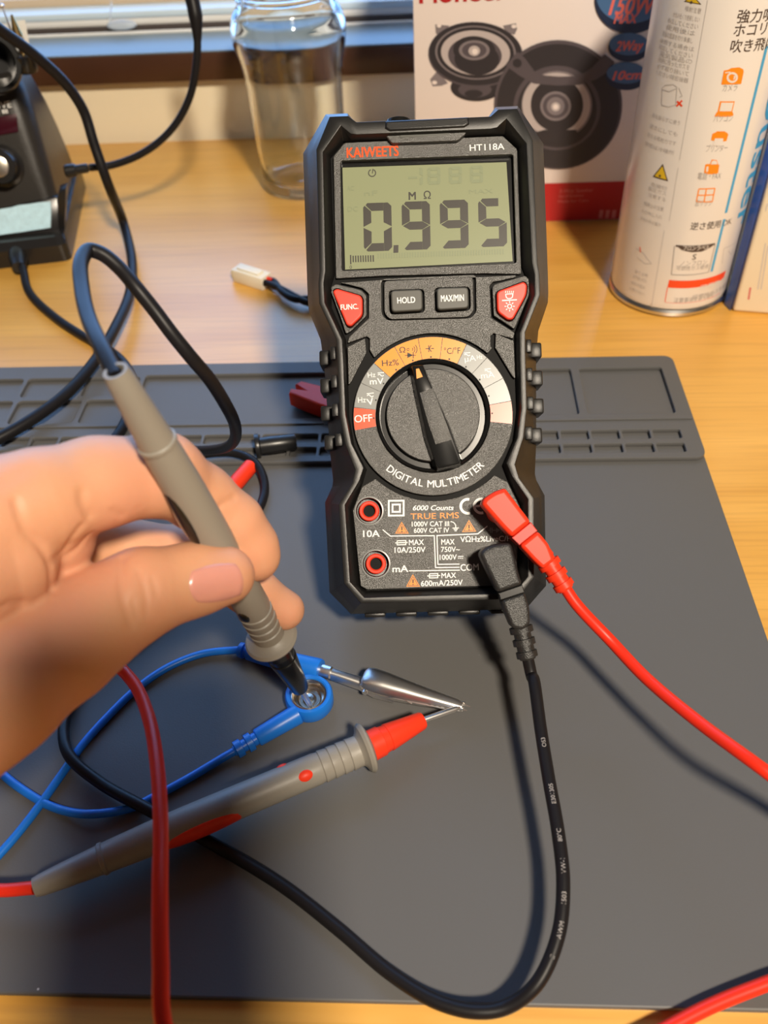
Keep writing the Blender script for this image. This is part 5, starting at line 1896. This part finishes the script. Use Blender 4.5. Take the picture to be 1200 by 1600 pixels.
def capsule(X, a, ra, b, rb):
    ab = b - a
    t = np.clip(((X - a) @ ab) / (ab @ ab), 0, 1)
    return np.linalg.norm(X - (a + t[..., None] * ab), axis=-1) - (ra + (rb - ra) * t)


def smin(a, b, k):
    h = np.clip(0.5 + 0.5 * (b - a) / k, 0, 1)
    return b * (1 - h) + a * h - k * h * (1 - h)


# creases: grooves cut along lines that run on the skin
CREASES = []


def seg_dist(X, a, b):
    ab = b - a
    t = np.clip(((X - a) @ ab) / (ab @ ab), 0, 1)
    return np.linalg.norm(X - (a + t[..., None] * ab), axis=-1)


def hand_sdf(X, creases=True):
    grp = {}
    for nm, (kk, chs) in JT.items():
        d = None
        for ch in chs:
            for (a, ra), (b, rb) in zip(ch[:-1], ch[1:]):
                q = capsule(X, a, ra, b, rb)
                d = q if d is None else smin(d, q, kk)
        grp[nm] = d
    d = smin(grp['palm'], grp['arm'], 0.014)
    d = smin(d, grp['index'], 0.007)
    d = smin(d, grp['web'], 0.0035)
    d = smin(d, grp['web2'], 0.0022)
    t = np.minimum(grp['middle'], np.minimum(grp['ring'], grp['little']))
    d = smin(d, t, 0.0016)
    d = smin(d, grp['thumb'], 0.0022)
    if creases:
        for pts, dep, wd in CREASES:
            c = None
            for a, b in zip(pts[:-1], pts[1:]):
                q = seg_dist(X, a, b)
                c = q if c is None else np.minimum(c, q)
            d = d + dep * np.exp(-(c / wd) ** 2)
    return d


def surface_net(LO, HI, h, fn):
    K = 6
    nb = np.ceil((HI - LO) / (h * K)).astype(int) + 1
    n = nb * K
    D = np.empty(n, np.float32)
    # far blocks take the value at their middle, near blocks are sampled finely
    bc = np.stack(np.meshgrid(*[LO[i] + h * (K * np.arange(nb[i]) + (K - 1) / 2) for i in range(3)], indexing='ij'), -1)
    db = fn(bc, False)
    D[:] = np.repeat(np.repeat(np.repeat(db, K, 0), K, 1), K, 2)
    near = np.argwhere(np.abs(db) < h * K * 0.9 + 0.003)
    off = np.stack(np.meshgrid(*[np.arange(K)] * 3, indexing='ij'), -1)
    for i in range(0, len(near), 2000):
        q = near[i:i + 2000] * K
        idx = q[:, None, None, None, :] + off
        D[idx[..., 0], idx[..., 1], idx[..., 2]] = fn(LO + h * idx)
    s = D < 0
    c8 = np.zeros(n - 1, int)
    acc = np.zeros(tuple(n - 1) + (3,))
    cnt = np.zeros(n - 1)
    for a in range(8):
        o = [(a >> k) & 1 for k in range(3)]
        c8 += s[o[0]:n[0] - 1 + o[0], o[1]:n[1] - 1 + o[1], o[2]:n[2] - 1 + o[2]]
    act = (c8 > 0) & (c8 < 8)
    idx = -np.ones(n - 1, int)
    ids = np.argwhere(act)
    idx[act] = np.arange(len(ids))
    pos = np.zeros((len(ids), 3))
    num = np.zeros(len(ids))
    for a in range(8):
        for k in range(3):
            if (a >> k) & 1:
                continue
            b = a | (1 << k)
            oa = np.array([(a >> q) & 1 for q in range(3)])
            ob = np.array([(b >> q) & 1 for q in range(3)])
            A, B = ids + oa, ids + ob
            da, db = D[A[:, 0], A[:, 1], A[:, 2]], D[B[:, 0], B[:, 1], B[:, 2]]
            m_ = (da < 0) != (db < 0)
            t = np.where(m_, da / np.where(m_, da - db, 1), 0)
            p = A + (B - A) * t[:, None]
            pos[m_] += p[m_]
            num += m_
    pos = LO + h * pos / num[:, None]
    faces = []
    for k in range(3):
        o = np.zeros(3, int)
        o[k] = 1
        sl = tuple(slice(0, n[q] - o[q]) for q in range(3))
        sh = tuple(slice(o[q], n[q]) for q in range(3))
        e = np.argwhere(s[sl] != s[sh])
        u, v = [q for q in range(3) if q != k]
        ok = (e[:, u] > 0) & (e[:, v] > 0) & (e[:, u] < n[u] - 1) & (e[:, v] < n[v] - 1)
        e = e[ok]
        du, dv = np.eye(3, dtype=int)[u], np.eye(3, dtype=int)[v]
        q = [e, e - du, e - du - dv, e - dv]
        f = np.stack([idx[c[:, 0], c[:, 1], c[:, 2]] for c in q], 1)
        faces.append(f)
    return pos, np.concatenate(faces)


def march(px_, py_):
    d = nrm(ray(px_, py_))
    t = 0.15
    for _ in range(80):
        s = hand_sdf((CO + d * t)[None, :], False)[0]
        t += s * 0.9
        if abs(s) < 2e-5:
            break
    return CO + d * t


def crease(pts, depth, width):
    q = [march(*p) for p in smooth([(x, y, 0) for x, y in pts], 3)[:, :2]]
    CREASES.append((q, depth, width))


crease([(191, 872), (189, 900), (192, 935), (206, 978)], 0.0008, 0.0010)
crease([(216, 893), (226, 920), (230, 962)], 0.0005, 0.0008)
crease([(238, 905), (244, 928)], 0.0004, 0.0008)
crease([(207, 940), (214, 965)], 0.0004, 0.0008)
crease([(24, 784), (40, 828), (62, 852), (78, 882), (80, 920)], 0.0011, 0.0010)
crease([(80, 878), (100, 862), (112, 842), (128, 822)], 0.0009, 0.0009)
crease([(98, 872), (122, 856), (138, 836)], 0.0007, 0.0008)
crease([(140, 806), (130, 788), (128, 770)], 0.0008, 0.0012)
crease([(190, 806), (176, 798)], 0.0005, 0.0009)
crease([(333, 800), (350, 787), (366, 778)], 0.0007, 0.0009)
crease([(0, 952), (14, 944), (34, 942)], 0.0009, 0.0011)
crease([(0, 760), (40, 735)], 0.0003, 0.0020)

pos, fac = surface_net(LO, HI, VOX, hand_sdf)
HE_loc = PD(-60, 900, 0.23)
me = bpy.data.meshes.new('person')
me.from_pydata([tuple(p - HE_loc) for p in pos], [], [tuple(int(i) for i in f) for f in fac])
bm = bmesh.new()
bm.from_mesh(me)
bmesh.ops.recalc_face_normals(bm, faces=bm.faces)
bmesh.ops.smooth_vert(bm, verts=bm.verts, factor=0.5, use_axis_x=True, use_axis_y=True, use_axis_z=True)
for q in bm.faces:
    q.smooth = True
bm.to_mesh(me)
bm.free()
me.materials.append(M['skin'])
hand = bpy.data.objects.new('person', me)
SC.collection.objects.link(hand)
hand.location = HE_loc
tag(hand, "person's bare left hand from the left, pinching the grey probe between thumb and index finger", 'person')


# thumbnail: a thin curved plate on the skin
NP, NQ = 17, 13
nc = np.array([338.0, 911.0])
ea, eb = np.array([0.985, -0.17]), np.array([0.17, 0.985])
ha, hb = 47.0, 33.5
grid = np.zeros((NP, NQ, 3))
off = np.zeros((NP, NQ))
for i in range(NP):
    for j in range(NQ):
        a, b = -1 + 2 * i / (NP - 1), -1 + 2 * j / (NQ - 1)
        # square grid -> rounded outline
        x = a * math.sqrt(1 - 0.44 * b * b)
        y = b * math.sqrt(1 - 0.36 * a * a)
        q = nc + ea * (x * ha) + eb * (y * hb)
        grid[i, j] = march(*q)
        rr = max(abs(a), abs(b))
        off[i, j] = 0.00045 * (1 - rr ** 4) if rr < 1 else -0.0006
g = G()
vv_ = []
for i in range(NP):
    for j in range(NQ):
        c = grid[i, j]
        e_ = 1e-4
        gr = np.array([hand_sdf((c + np.eye(3)[k] * e_)[None], False)[0] - hand_sdf((c - np.eye(3)[k] * e_)[None], False)[0] for k in range(3)])
        vv_.append(c + nrm(gr) * off[i, j] - HE_loc)
g.add(vv_, [(i * NQ + j, (i + 1) * NQ + j, (i + 1) * NQ + j + 1, i * NQ + j + 1) for i in range(NP - 1) for j in range(NQ - 1)])
g.build('thumbnail', M['nail'], hand, smooth_all=True)

# ------------------------------------------------------------------ the phone that takes the picture, shading the left front of the mat
pc = lambda p: CO + CR * p[0] + CU * p[1] - CF * p[2]
g = G().box((-0.030, -0.135, 0.010), (0.041, 0.020, 0.018), pc)
o = g.build('smartphone', M['phone'], bevel=0.003, bseg=3)
tag(o, 'black smartphone held over the mat, outside the picture', 'phone')
